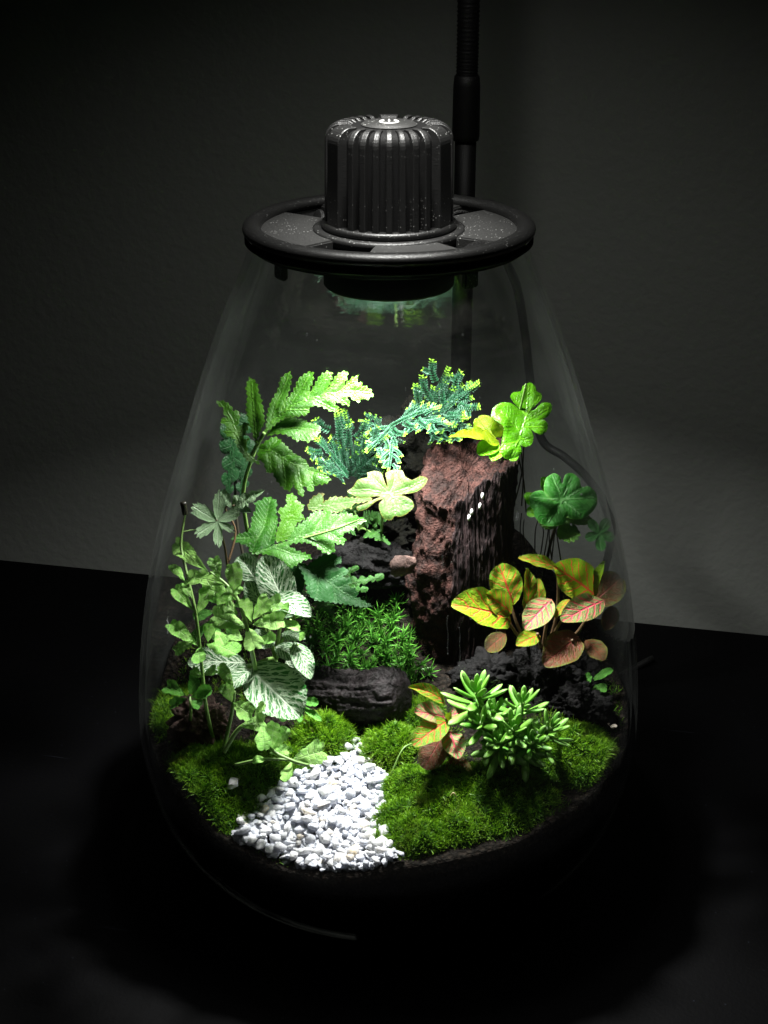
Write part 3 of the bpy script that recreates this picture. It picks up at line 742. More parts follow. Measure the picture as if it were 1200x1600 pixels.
# ------------------------------------------------------------------ lobed fern, back left
def make_big_fern():
    b = P(420, 1010, 0.02)
    t = thing('lobed_fern', b, 'tall bright green fern with deeply lobed fronds at the back, left of the stump', 'fern')
    S1 = (320, 560, 4.2857); S2 = (240, 740, 3.3333)
    stem(t, [tuple(b), (392, 860, .015), (380, 770, .005), (398, 704, .0)], .0009, .0007)
    stem(t, [(390, 718, .0), (402, 695, -.001), (413, 676, -.002)], .0009, .0007, name='rachis')
    shaped(t, 'tfern', S1, [(400, 500), (412, 440), (415, 370), (440, 290), (460, 255), (490, 200), (505, 140), (540, 105), (575, 90), (580, 145), (566, 210), (545, 270), (520, 325), (508, 352), (535, 300), (565, 250), (600, 200), (620, 150), (650, 120), (690, 95), (724, 92), (728, 140), (710, 190), (692, 232), (720, 200), (750, 150), (780, 110), (820, 90), (853, 95), (850, 140), (833, 185), (824, 204), (850, 160), (880, 115), (920, 88), (956, 90), (956, 120), (946, 152), (932, 178), (965, 145), (1000, 120), (1026, 114), (1024, 142), (1016, 160), (1046, 152), (1055, 178), (1085, 183), (1115, 203), (1130, 230), (1112, 256), (1078, 272), (1048, 262), (1042, 286), (1012, 285), (985, 268), (955, 250), (968, 290), (970, 314), (935, 310), (900, 298), (868, 288), (892, 328), (890, 356), (858, 358), (820, 345), (785, 325), (720, 322), (700, 345), (690, 375), (650, 388), (600, 392), (540, 400), (490, 425), (440, 475)],
        [[(345, 575), (400, 500), (480, 400), (600, 310), (720, 265), (850, 232), (1000, 215), (1110, 225)], [(440, 450), (480, 300), (560, 120)], [(530, 355), (620, 230), (705, 110)], [(660, 285), (760, 180), (835, 105)], [(790, 245), (880, 150), (940, 100)], [(900, 225), (1010, 130)], [(560, 345), (690, 345)], [(720, 268), (870, 345)], [(850, 235), (950, 305)], [(980, 220), (1030, 275)]],
        -.006, (0.05, -.82, .57), teeth=1.5, bow=(.4, -.3))
    shaped(t, 'tfern', S1, [(340, 575), (325, 520), (300, 450), (285, 390), (275, 330), (285, 262), (275, 200), (300, 128), (335, 150), (356, 182), (362, 232), (385, 285), (382, 310), (397, 335), (395, 370), (404, 425), (385, 468), (365, 510), (352, 560)], [[(348, 570), (330, 400), (312, 145)]], -.002, (-.12, -.76, .64), teeth=1.5)
    shaped(t, 'tfern', S1, [(335, 700), (285, 690), (250, 645), (215, 590), (200, 560), (205, 545), (150, 520), (125, 490), (150, 465), (165, 465), (110, 430), (112, 400), (145, 395), (120, 360), (130, 340), (78, 300), (85, 282), (125, 285), (165, 310), (195, 355), (215, 345), (232, 375), (228, 420), (225, 460), (255, 435), (290, 432), (290, 470), (270, 510), (262, 545), (290, 530), (296, 545), (275, 575), (290, 600), (285, 625), (330, 665), (385, 715)], [[(345, 690), (260, 620), (215, 520), (180, 400), (95, 292)], [(215, 500), (130, 490)], [(190, 420), (118, 415)], [(225, 500), (280, 450)]], -.006, (.25, -.78, .58), teeth=1.3, bow=(1.0, 0))
    shaped(t, 'tfern', S1, [(410, 512), (440, 470), (490, 430), (540, 402), (600, 398), (670, 410), (700, 430), (755, 440), (778, 470), (757, 510), (722, 542), (690, 564), (650, 545), (618, 556), (578, 530), (520, 512), (460, 506)], [[(405, 515), (560, 465), (765, 480)]], -.012, (0, -.55, .83), teeth=1.3, bow=(1.0, .5))
    shaped(t, 'tfern', S1, [(355, 585), (380, 565), (420, 535), (470, 515), (500, 535), (540, 580), (590, 625), (640, 660), (685, 690), (690, 712), (740, 735), (790, 765), (845, 795), (815, 830), (770, 842), (735, 850), (722, 888), (690, 880), (660, 855), (665, 915), (640, 925), (620, 890), (590, 850), (575, 888), (530, 870), (480, 820), (450, 765), (415, 765), (400, 720), (385, 690), (355, 680), (352, 640)], [[(345, 600), (450, 620), (600, 720), (830, 797)], [(420, 612), (480, 540)], [(520, 665), (600, 640)], [(600, 720), (690, 705)], [(430, 618), (440, 740)], [(520, 665), (540, 850)], [(620, 730), (650, 890)], [(710, 760), (720, 870)]], -.012, (0, -.68, .73), pucker=1.4, wav=1.6, teeth=1.3, bow=(.6, .8))
    # middle frond
    stem(t, [tuple(b), (398, 920, .012), (398, 880, .008), (404, 858, .006)], .0009, .0007)
    stem(t, [(392, 864, .007), (450, 848, .004), (520, 828, .000), (562, 812, -.003)], .0007, .0003, name='rachis')
    shaped(t, 'tfernmid', S2, [(505, 412), (490, 380), (415, 350), (410, 330), (460, 310), (495, 300), (505, 270), (515, 220), (535, 180), (525, 155), (560, 138), (590, 122), (622, 130), (645, 150), (640, 200), (648, 250), (636, 320), (630, 362), (560, 400)], [[(505, 412), (570, 280), (605, 135)], [(545, 330), (425, 340)], [(600, 360), (638, 240)]], .010, (-.1, -.78, .62), teeth=1.3)
    shaped(t, 'tfern', S2, [(636, 356), (640, 300), (662, 240), (648, 190), (690, 165), (690, 120), (715, 102), (740, 115), (755, 145), (785, 165), (770, 210), (790, 235), (745, 262), (728, 300), (700, 345)], [[(650, 350), (700, 240), (720, 110)], [(700, 240), (770, 175)]], .012, (.1, -.8, .6), teeth=1.3)
    shaped(t, 'tfernmid', S2, [(505, 415), (600, 375), (690, 350), (720, 310), (745, 275), (790, 245), (825, 205), (850, 192), (905, 190), (940, 207), (1005, 200), (1050, 214), (1106, 228), (1095, 246), (1060, 262), (1045, 285), (1012, 298), (985, 318), (1002, 345), (985, 368), (940, 366), (948, 398), (920, 417), (880, 410), (840, 378), (800, 362), (760, 362), (700, 372), (745, 398), (805, 418), (825, 440), (782, 452), (735, 482), (700, 490), (655, 462), (605, 428), (560, 412)], [[(505, 415), (640, 375), (800, 320), (950, 275), (1095, 232)], [(740, 342), (830, 220)], [(830, 310), (895, 205)], [(920, 284), (990, 210)], [(800, 322), (920, 405)], [(890, 294), (985, 360)], [(960, 272), (1040, 275)], [(620, 380), (720, 420), (800, 432)]], .002, (0, -.70, .72), pucker=1.2, teeth=1.5, bow=(.3, .3))
    shaped(t, 'tpale', S2, [(800, 180), (820, 130), (870, 102), (888, 110), (885, 150), (930, 122), (980, 120), (1060, 125), (1110, 110), (1140, 140), (1100, 150), (1040, 160), (1035, 185), (1000, 180), (970, 200), (920, 205), (880, 190), (820, 195)], [[(800, 185), (950, 160), (1130, 132)], [(860, 175), (875, 110)], [(900, 168), (960, 195)]], .016, (0, -.7, .7), teeth=1.3)
    shaped(t, 'tferndark', S2, [(720, 440), (760, 450), (800, 475), (840, 450), (880, 425), (930, 420), (975, 435), (980, 460), (940, 490), (1000, 492), (1015, 515), (985, 540), (1020, 545), (1035, 565), (1010, 585), (1050, 600), (1065, 625), (1060, 640), (1140, 690), (1100, 700), (1040, 690), (980, 680), (910, 670), (840, 660), (800, 620), (790, 560), (765, 500)], [[(730, 445), (870, 535), (980, 615), (1130, 692)], [(840, 512), (970, 445)], [(910, 562), (1005, 505)], [(960, 600), (1030, 570)], [(860, 530), (850, 640)], [(940, 588), (950, 670)]], -.002, (.1, -.7, .7), pucker=1.2, teeth=1.3)
    shaped(t, 'tferndark', S2, [(690, 480), (740, 470), (780, 510), (785, 580), (760, 640), (720, 650), (690, 600)], [[(740, 470), (725, 645)]], .006, (0, -.85, .5))
    leaf(t, 'ferndark', (372, 650, .030), (348, 800, .028), 34, 'pinnate', nh=(.5, -.8, .3), n=5, name='pinna')
    leaf(t, 'ferndark', (385, 690, .034), (372, 800, .03), 22, 'pinnate', nh=(.5, -.8, .3), n=5, name='pinna')
    stem(t, [tuple(b), (372, 830, .030), (370, 700, .036), (374, 648, .030)], .0007, .0005, 'stemdark')
make_big_fern()

def make_silver():
    b = P(365, 960, .0)
    t = thing('silver_leaf_plant', b, 'small silvery grey-green lobed leaves at the far left beside the tall fern', 'plant')
    stem(t, [tuple(b), (356, 890, -.005), (350, 850, -.01), (338, 812, -.02)], .0006, .0004, 'stemred')
    L5 = [(0, 1, 34), (58, .86, 32), (-62, .9, 32), (118, .75, 32), (-125, .78, 34), (180, .6, 30)]
    palm(t, 'silver', (340, 815, -.02), (298, 790, -.022), L5, nh=(-.1, -.75, .65), p=.8, floor=.32, ser=.08)
    stem(t, [(356, 880, -.005), (368, 830, 0), (352, 795, 0), (366, 790, -.004)], .0005, .0004, 'stemred')
    leaf(t, 'silver', (362, 796, -.004), (418, 764, -.004), 20, 'fern', nl=4, cut=.5)
    leaf(t, 'silver', (362, 796, -.004), (346, 766, -.002), 12, 'small')
    leaf(t, 'silver', (365, 800, -.004), (395, 800, -.02), 11, 'small')
    stem(t, [(318, 826, -.02), (300, 828, -.024), (286, 831, -.026)], .0004, .0002, 'stem')
make_silver()

def make_pale():
    b = PT(595, 850)
    t = thing('pale_lobed_fern', b, 'pale green four-lobed leaf with yellowed edges beside the left face of the stump', 'fern')
    stem(t, [tuple(b), (598, 800, .0), (604, 770, -.006)], .0006, .0005)
    shaped(t, 'tpale', (460, 540, 3.75), [(505, 885), (440, 890), (380, 890), (310, 855), (345, 825), (370, 790), (430, 770), (425, 745), (470, 730), (510, 745), (525, 790), (545, 830), (540, 790), (535, 745), (580, 725), (630, 730), (650, 770), (690, 790), (740, 765), (780, 775), (765, 815), (720, 855), (660, 868), (610, 875), (650, 884), (690, 910), (700, 945), (660, 985), (620, 1005), (590, 1000), (565, 1025), (520, 1010), (500, 970), (495, 930), (520, 900), (480, 915), (420, 960), (375, 968), (365, 945), (430, 920)],
        [[(560, 872), (500, 820), (440, 760)], [(560, 872), (590, 800), (600, 735)], [(560, 872), (680, 830), (770, 780)], [(560, 872), (590, 940), (590, 995)], [(560, 872), (440, 850), (330, 850)], [(560, 872), (640, 930), (690, 945)]], -.006, (0, -.70, .70), pucker=1.1, wav=1.5, curl=.4, name='leaf')
make_pale()

def make_lime():
    b = P(786, 722, .022)
    t = thing('lime_fern', b, 'glossy lime green round-lobed fern growing on top of the wooden stump', 'fern')
    stem(t, [tuple(b), (800, 690, .016), (822, 600, .0)], .0007, .0004, 'stem')
    shaped(t, 'tlime', (600, 580, 3.0), [(575, 412), (548, 385), (552, 330), (560, 270), (540, 245), (505, 215), (510, 175), (545, 150), (590, 148), (620, 165), (645, 178), (610, 150), (592, 120), (605, 100), (640, 95), (650, 70), (685, 52), (712, 75), (715, 95), (738, 105), (738, 130), (710, 160), (688, 182), (705, 182), (740, 150), (780, 150), (786, 180), (765, 215), (735, 228), (705, 238), (745, 228), (768, 250), (760, 285), (735, 300), (705, 290), (688, 275), (700, 310), (690, 345), (660, 355), (640, 348), (645, 380), (620, 405)],
        [[(600, 400), (640, 300), (668, 210), (680, 65)], [(645, 285), (545, 185)], [(668, 210), (608, 118)], [(669, 205), (730, 118)], [(665, 235), (772, 175)], [(655, 262), (752, 265)], [(635, 310), (690, 332)], [(625, 330), (565, 350)]], .004, (.10, -.80, .58), pucker=1.0, wav=1.8, curl=.4)
    leaf(t, 'yellow', (780, 690, .012), (694, 682, -.004), 26, 'delta', nh=(0, -.45, .9), nl=3, cut=.25, name='pinna')
    leaf(t, 'yellow', (772, 690, .016), (744, 650, .020), 20, 'oval', nh=(0, -.8, .6), name='pinna')
    leaf(t, 'lime', (778, 692, .010), (745, 712, .0), 18, 'oval', nh=(0, -.6, .8), name='pinna')
    leaf(t, 'lime', (780, 696, .008), (770, 722, -.002), 15, 'oval', nh=(0, -.6, .8), name='pinna')
    leaf(t, 'yellow', (782, 684, .016), (778, 652, .014), 16, 'oval', nh=(0, -.8, .6), name='pinna')
    leaf(t, 'lime', (792, 704, .006), (806, 722, -.002), 14, 'oval', nh=(0, -.6, .8), name='pinna')
    for (x0, y0, x1, y1) in ((806, 700, 822, 800), (812, 690, 815, 790), (818, 690, 806, 780)):
        stem(t, [(x0, y0, .02), ((x0 + x1) / 2 + 4, (y0 + y1) / 2, .03), (x1, y1, .034)], .00035, .0003, 'stemdark')
make_lime()

def make_round():
    b = PT(850, 900)
    t = thing('round_lobed_fern', b, 'dark green round-lobed fern right of the stump, above the red-veined plant', 'fern')
    stem(t, [tuple(b), (860, 850, .02), (880, 780, .008)], .0007, .0006, 'stemdark')
    L5 = [(0, .98, 43), (66, .92, 40), (130, .95, 40), (-70, 1.0, 42), (-140, .9, 42)]
    shaped(t, 'tround', (600, 580, 3.0), [(800, 612), (760, 580), (750, 540), (760, 500), (795, 478), (825, 495), (834, 530), (850, 485), (885, 475), (915, 500), (925, 542), (960, 540), (995, 570), (1000, 620), (975, 660), (930, 692), (880, 692), (858, 680), (850, 712), (790, 726), (740, 715), (705, 680), (700, 650), (686, 635), (680, 600), (700, 565), (740, 555), (775, 585)],
        [[(838, 605), (790, 495)], [(838, 605), (880, 490)], [(838, 605), (985, 590)], [(838, 605), (770, 710)], [(838, 605), (700, 590)], [(838, 605), (920, 675)], [(838, 605), (940, 545)]], .006, (.05, -.74, .66), pucker=1.5, wav=1.8, curl=1.0, name='leaf')
    palm(t, 'fern', (882, 812, .01), (892, 852, -.002), [(0, 1, 45), (75, .8, 40), (-75, .8, 40), (150, .5, 40), (-150, .5, 40)], nh=(0, -.75, .65), floor=.4, ser=.05)
    palm(t, 'round', (936, 834, .0), (962, 842, .0), [(0, .9, 44), (72, 1.0, 40), (144, .95, 40), (-72, 1.0, 40), (-144, .9, 40)], nh=(.2, -.8, .55), floor=.4, ser=.02)
    leaf(t, 'lime', (845, 800, .014), (818, 772, .012), 15, 'small', nl=2)
    leaf(t, 'lime', (850, 806, .014), (822, 800, .012), 13, 'small', nl=2)
    leaf(t, 'lime', (858, 770, .02), (845, 745, .018), 12, 'oval')
    for k in range(8):
        x0 = 818 + k * 8 + random.uniform(-4, 4); x1 = x0 + random.uniform(-14, 18)
        stem(t, [(x0, 870 + random.uniform(0, 20), .040), ((x0 + x1) / 2 + random.uniform(-6, 6), 835, .042), (x1, random.uniform(785, 825), .040)], .00032, .00018, 'stemdark', 'root')
make_round()

# ------------------------------------------------------------------ spikemoss sprays
def spray_mesh(seed, nb=6):
    rnd = random.Random(seed); v = []; f = []; uv = []
    def axis(p, ang, L, bend, order):
        n = max(5, int(L / 0.031)); x, y = p; a = ang
        for i in range(n):
            t = i / (n - 1)
            step = L / n; x += step * math.cos(a); y += step * math.sin(a); a += bend / n
            z = 0.10 * math.sin(2.6 * x) - 0.02 * order
            sz = 0.068 * (1 - 0.30 * t)
            for sg in (1, -1):
                for rank in (0, 1):
                    la = a + sg * (R(66 if rank == 0 else 38) - 0.25 * t); ln = sz * (1.0 if rank == 0 else 0.62); wd = ln * 0.22
                    zz = z + 0.010 * rank; up = (0.012 if rank == 0 else 0.03) + rnd.uniform(-.006, .006)
                    c, s = math.cos(la), math.sin(la); b = len(v)
                    v.extend([(x, y, zz), (x + c * ln * .5 - s * wd, y + s * ln * .5 + c * wd, zz + up * .6), (x + c * ln, y + s * ln, zz + up), (x + c * ln * .5 + s * wd, y + s * ln * .5 - c * wd, zz + up * .6)])
                    q = 0.15 + 0.8 * rnd.random() * (0.6 if rank == 0 else 1.0)
                    uv.extend([(t, 0), (t, q), (t, 1 if rank else .7), (t, q)])
                    f.append((b, b + 1, b + 2, b + 3))
        return x, y, a
    axis((0, 0), 0, 0.98, rnd.uniform(-.35, .35), 0)
    for k in range(nb):
        q = 0.10 + 0.76 * (k + rnd.uniform(-.2, .2)) / nb; sg = 1 if k % 2 else -1
        L = (0.52 - 0.30 * q) * rnd.uniform(.85, 1.15); an = sg * R(rnd.uniform(42, 58))
        ex, ey, ea = axis((q, 0.0), an, L, -sg * 0.6, 1)
        for w2 in (0.5,):
            axis((q + L * w2 * math.cos(an), L * w2 * math.sin(an)), an - sg * R(48), L * 0.42, 0.2 * sg, 2)
            if rnd.random() < .7: axis((q + L * w2 * math.cos(an), L * w2 * math.sin(an)), an + sg * R(44), L * 0.34, -0.2 * sg, 2)
    return mesh('frond', v, f, uv, smooth=False)
SPR = [spray_mesh(s) for s in range(5)]
for m_ in SPR: m_.materials.append(MT['sela'])
def make_spikemoss(base, y, label, fronds):
    b = P(*base, y)
    t = thing('spikemoss', b, label, 'spikemoss', 'blue-green spikemoss at the back')
    for i, (p0, y0, p1, y1, nh, fan) in enumerate(fronds):
        A, B = PI(*p0, y0), PI(*p1, y1); M = frame(A, B, nh)
        M = M @ Matrix.Diagonal((1, fan * 1.18, 1, 1))
        link('frond', SPR[(i + len(label)) % 5], None, t, M)
make_spikemoss((545, 752), .036, 'blue-green spikemoss tuft between the tall fern and the pale lobed leaf', [
    ((545, 748), .036, (506, 640), .030, (.1, -.85, .5), .9), ((548, 746), .036, (556, 642), .034, (0, -.9, .4), .8),
    ((545, 744), .034, (482, 690), .022, (0, -.7, .7), .8), ((552, 744), .034, (604, 672), .028, (0, -.8, .6), .8),
    ((545, 748), .03, (490, 728), .016, (0, -.5, .85), .7), ((556, 748), .03, (590, 700), .02, (0, -.8, .6), .7)])
make_spikemoss((640, 690), .040, 'low spikemoss spray with pale green tips spreading over the dark root clump', [
    ((606, 668), .04, (688, 650), .026, (0, -.55, .85), .9), ((614, 664), .04, (580, 716), .02, (0, -.7, .7), .8),
    ((600, 672), .04, (562, 650), .034, (0, -.8, .6), .7), ((628, 664), .036, (652, 632), .04, (0, -.85, .5), .7),
    ((612, 690), .03, (612, 742), .012, (0, -.7, .7), .7), ((640, 660), .034, (700, 672), .018, (0, -.5, .85), .7)])
make_spikemoss((668, 690), .042, 'tallest spikemoss spray fanning out above the wooden stump', [
    ((664, 668), .042, (692, 566), .034, (0, -.9, .4), .8), ((666, 664), .042, (736, 588), .030, (0, -.85, .5), .8),
    ((668, 664), .042, (757, 610), .026, (0, -.75, .65), .7), ((670, 668), .04, (738, 646), .024, (0, -.6, .8), .8),
    ((668, 676), .038, (736, 684), .020, (0, -.6, .8), .7), ((664, 668), .042, (652, 600), .040, (0, -.9, .4), .4)])

# ------------------------------------------------------------------ rocks, stump, log
def rock_mesh(name, seed, sub=5, amp=0.35, freq=1.6, rid=0.12, flat=1.0):
    bm = bmesh.new(); bmesh.ops.create_icosphere(bm, subdivisions=sub, radius=1)
    for v in bm.verts:
        p = v.co.copy(); q = p * freq + Vector((seed * 7.1, seed * 3.3, 0))
        d = 1 + amp * noise.fractal(q, 0.75, 2.1, 7) + rid * (0.5 - abs(noise.noise(q * 3.1))) 
        v.co = p * d; v.co.z *= flat
    return bm_mesh(name, bm, True)
def place_rock(name, px, py, y, sx, sy, sz, rz, m, seed, label, cat, group=None, **kw):
    c = PI(px, py, y) if y is not None else PT(px, py)
    o = link(name, rock_mesh(name, seed, **kw), MT[m], None, Matrix.Translation(c) @ Matrix.Rotation(R(rz), 4, 'Z'))
    o.data.transform(Matrix.Diagonal((sx, sy, sz, 1)))
    return tag(o, label, cat, group)

def make_stump():
    cx, cy_ = 0.0315, 0.0225; z0 = 0.066
    NA, NZ = 300, 90; v = []; f = []; face = []
    wrap = lambda d: math.atan2(math.sin(d), math.cos(d))
    def top(th):
        c, s = math.cos(th), math.sin(th)     # c>0 right, s<0 front
        h = 0.1680 + 0.0055 * c + 0.004 * s
        h += 0.0085 * math.exp(-(wrap(th - R(142)) / 0.55) ** 2)
        h -= 0.0080 * math.exp(-(wrap(th + R(132)) / 0.45) ** 2)
        h -= 0.0040 * math.exp(-(wrap(th + R(95)) / 0.35) ** 2)
        return h + 0.0034 * noise.noise(Vector((c * 5, s * 5, 3.3))) + 0.0016 * noise.noise(Vector((c * 17, s * 17, 1.3)))
    def left(th):
        d = wrap(th - R(186)); return 1 - min(1, max(0, (abs(d) - R(52)) / R(16)))
    def rad(th, z):
        c, s = math.cos(th), math.sin(th); e = 0.66
        u = min(1.1, max(0, (z - z0) / 0.105))
        ax = (0.0170 + 0.0022 * u) if c > 0 else float(np.interp(u, (0, .25, .5, 1.0), (.0160, .0195, .0228, .0168)))
        r = 1 / ((abs(c) / ax) ** (2 / e) + (abs(s) / float(np.interp(u, (0, .3, .55, 1.0), (.0085, .0100, .0140, .0128)))) ** (2 / e)) ** (e / 2)
        L = left(th)
        k = (th + 2.6 * (z - 0.12) / 0.1 * 0.16) * 17 + 0.9 * noise.noise(Vector((th * 3, z * 26, 8)))
        gro = 0.5 * noise.noise(Vector((k * 1.0, z * 14, 1))) + 0.35 * noise.noise(Vector((k * 2.3, z * 26, 5))) + 0.25 * noise.noise(Vector((k * 4.6, z * 44, 9)))
        p = Vector((c * 2.2, s * 2.2, z * 75))
        lump = noise.fractal(p * 1.1, 0.7, 2.0, 6)
        r += (1 - L) * (0.0014 * gro + 0.0010 * lump) + L * (0.0028 * lump + 0.0004 * gro)
        r += 0.0030 * L * noise.noise(Vector((z * 40, 2, 2)))
        return r
    for k in range(NZ + 1):
        for i in range(NA):
            th = 2 * math.pi * i / NA; z = z0 + (top(th) - z0) * k / NZ; r = rad(th, z)
            v.append((cx + (z - 0.12) * 0.02 + r * math.cos(th), cy_ + (z - 0.17) * 0.05 + r * math.sin(th), z)); face.append(left(th))
    NR = 26; base = NZ * NA
    for q in range(1, NR + 1):
        w_ = 1 - q / NR
        for i in range(NA):
            th = 2 * math.pi * i / NA; e = v[base + i]; x = cx + (e[0] - cx) * w_; y = cy_ + (e[1] - cy_) * w_
            mid = 0.1650 + 0.0022 * noise.fractal(Vector((x, y, 0)) * 160, 0.6, 2, 5)
            z = e[2] * w_ ** 0.8 + mid * (1 - w_ ** 0.8) + 0.0030 * noise.fractal(Vector((x * 230, y * 230, 4)), 0.7, 2, 5) * min(1, q / 4)
            v.append((x, y, z)); face.append(1.0)
    for k in range(NZ + NR):
        for i in range(NA):
            j = (i + 1) % NA; f.append((k * NA + i, k * NA + j, (k + 1) * NA + j, (k + 1) * NA + i))
    me = mesh('wooden_stump', v, f)
    at = me.attributes.new('face', 'FLOAT', 'POINT'); at.data.foreach_set('value', face)
    o = link('wooden_stump', me, MT['stump'])
    tag(o, 'tall brown weathered wood stump with grooved dark front in the middle of the jar', 'stump')
    # crumbs of white on the grooved face
    for px, py in ((754, 775), (750, 791), (737, 800), (733, 809)):
        p = P(px, py, 0.0078); bm = bmesh.new(); bmesh.ops.create_icosphere(bm, subdivisions=2, radius=0.00085); bmesh.ops.scale(bm, vec=(.8, .8, 1.7), verts=bm.verts)
        link('white_speck', bm_mesh('white_speck', bm, True), MT['mark'], o, Matrix.Translation(p))
make_stump()
def make_log():
    A, B = P(470, 1082, .004), P(628, 1092, -.022)
    pts = [A.lerp(B, k / 5) + Vector((0, 0, 0.0012 * math.sin(k * 1.7))) for k in range(6)]
    me = tube('dark_log', pts, 0.0098, 0.0112, 110, 26)
    n = len(me.vertices)
    X = (B - A).normalized()
    for v in me.vertices:
        s = (v.co - A).dot(X); c = A + X * s; d = v.co - c
        k = math.atan2(d.z, d.dot(Vector((X.y, -X.x, 0))))
        g = 0.5 * noise.noise(Vector((k * 5, s * 45, 2))) + 0.35 * noise.noise(Vector((k * 13, s * 90, 7))) + noise.fractal(v.co * 140, .7, 2, 5) * 0.35
        endt = max(0, (s / (B - A).length - 0.90) / 0.10)
        v.co = c + d * (1 + 0.27 * g) * (1 - 0.35 * endt ** 2)
    o = link('dark_log', me, MT['logm']); tag(o, 'short blackish log lying across the middle below the star moss', 'log')
make_log()
place_rock('root_clump', 648, 712, .052, .020, .014, .020, 10, 'clump', 3, 'dark fibrous root clump at the back beneath the spikemoss sprays', 'root clump', amp=.5, freq=2.2)
place_rock('dark_rock', 575, 880, .030, .017, .010, .010, 5, 'lava', 5, 'flat dark rock at the back, left of the stump', 'rock', amp=.4)
place_rock('brown_stone', 600, 838, .040, .012, .008, .008, 25, 'clump', 9, 'rough brown stone below the pale lobed leaf', 'rock', amp=.45, freq=2.0)
place_rock('wood_chip', 630, 884, .000, .0055, .003, .0042, 20, 'chip', 11, 'small reddish wood chip leaning on the lower left of the stump', 'wood chip', amp=.35, freq=1.2, sub=3)
place_rock('brown_clod', 312, 1128, -.030, .010, .008, .009, 0, 'chip', 31, 'dark reddish clod of earth behind the tall thin stem, far left', 'clod', amp=.5, freq=2.0)
for i, (px, py, y, sx, sy, sz, rz, lab) in enumerate([
        (770, 1058, -.004, .013, .009, .008, 10, 'knobbly black rock at the foot of the stump'),
        (838, 1075, -.006, .010, .009, .015, 40, 'upright black rock behind the succulent'),
        (892, 1098, -.012, .008, .007, .007, 0, 'small rounded black rock right of the succulent'),
        (925, 1110, -.012, .009, .006, .006, -30, 'black rock nearest the right side of the glass'),
        (900, 1060, .006, .012, .008, .009, 60, 'black rock under the red-veined plant on the right')]):
    place_rock('lava_rock', px, py, y, sx, sy, sz, rz, 'lava', 13 + i, lab, 'rock', 'black lava rocks', amp=.5, freq=1.9, rid=.3)
rt = [P(872, 1018, .0), P(850, 1050, -.008), P(846, 1085, -.012), P(862, 1120, -.016)]
tag(link('driftwood_root', tube('driftwood_root', rt, .0035, .0024, 12, 8, rfun=lambda s, r: r * (1 + .35 * noise.noise(Vector((s * 9, 0, 0))))), MT['lava']), 'twisted black driftwood root among the black rocks', 'driftwood')

# ------------------------------------------------------------------ veined plants
def make_red_right():
    b = PT(850, 1030)
    t = thing('red_veined_plant', b, 'large red-veined yellow-green plant on the right beside the stump', 'plant')
    b = tuple(b)
    for p in [((795, 972, -.012), (815, 1000, -.008)), ((798, 945, .0), (815, 990, .0)), ((872, 888, .004), (870, 960, .004)), ((930, 930, -.006), (905, 985, -.004)), ((880, 965, -.018), (860, 1000, -.01)), ((860, 940, -.014), (850, 1000, -.01)), ((840, 990, -.02), (845, 1010, -.01)), ((895, 1000, -.02), (875, 1015, -.01))]:
        stem(t, [b, p[1], p[0]], .0009, .0006, 'stemred')
    L = lambda m, a, c, w_, nh=NH, **k: leaf(t, m, a, c, w_, k.pop('kind', 'oval'), nh=nh, **k)
    L('red', (800, 972, -.014), (698, 944, -.028), 36, (-.1, -.6, .8), arch=.08)
    L('red', (803, 945, .0), (778, 878, .004), 30, (-.1, -.85, .5), arch=.05)
    L('red', (800, 958, -.012), (756, 926, -.018), 24, (0, -.7, .7), arch=.05)
    L('red', (822, 962, .002), (822, 882, .006), 20, (.7, -.6, .4))
    L('red', (872, 888, .004), (804, 870, .000), 12, (0, -.6, .8), arch=.06)
    L('red', (932, 932, -.008), (860, 882, -.018), 36, (-.05, -.75, .65), arch=.06)
    L('yellow', (926, 934, -.008), (948, 872, -.012), 12, (-.6, -.6, .5))
    L('maroon', (922, 946, -.004), (974, 900, -.006), 28, (.1, -.7, .7))
    L('pink', (944, 938, -.018), (872, 974, -.034), 26, (0, -.7, .7), label='pinkish leaf with silver bloom')
    L('pink', (862, 936, -.012), (816, 986, -.028), 26, (-.1, -.8, .6), label='pink veined leaf')
    L('red', (890, 936, -.01), (866, 968, -.018), 10, (-.4, -.7, .6))
    L('red', (843, 992, -.016), (804, 1010, -.026), 16, (0, -.7, .7))
    L('maroon', (905, 994, -.014), (846, 1042, -.034), 34, (0, -.72, .7))
    L('maroon', (790, 990, -.008), (758, 1018, -.014), 16, (0, -.8, .6))
    L('maroon', (915, 1000, -.01), (945, 1034, -.02), 20, (.2, -.8, .6))
    L('maroon', (945, 985, -.006), (960, 945, -.004), 16, (.2, -.8, .6))
    L('red', (845, 950, .006), (842, 900, .01), 14, (-.4, -.8, .4))
make_red_right()
def make_red_front():
    b = PT(700, 1180)
    t = thing('red_veined_plant', b, 'small pink and red-veined plant tucked against the left side of the succulent', 'plant')
    stem(t, [tuple(b), (700, 1150, -.05), (697, 1122, -.052)], .001, .0007, 'stemred')
    L = lambda m, a, c, w_, nh=NH, **k: leaf(t, m, a, c, w_, 'oval', nh=nh, **k)
    L('red', (697, 1102, -.046), (632, 1072, -.050), 13, (0, -.5, .85), arch=.16)
    L('pink', (697, 1122, -.048), (642, 1112, -.058), 22, (0, -.6, .8))
    L('red', (700, 1126, -.052), (641, 1168, -.068), 23, (-.1, -.7, .7), arch=.06)
    L('pink', (702, 1140, -.05), (718, 1190, -.066), 20, (0, -.75, .65))
    L('maroon', (690, 1152, -.05), (660, 1205, -.062), 24, (0, -.8, .6))
    L('maroon', (716, 1178, -.052), (714, 1236, -.066), 25, (0, -.85, .5))
    L('pink', (700, 1118, -.046), (738, 1112, -.044), 14, (0, -.6, .8))
    L('yellow', (698, 1126, -.052), (706, 1112, -.055), 6, (0, -.7, .7))
make_red_front()
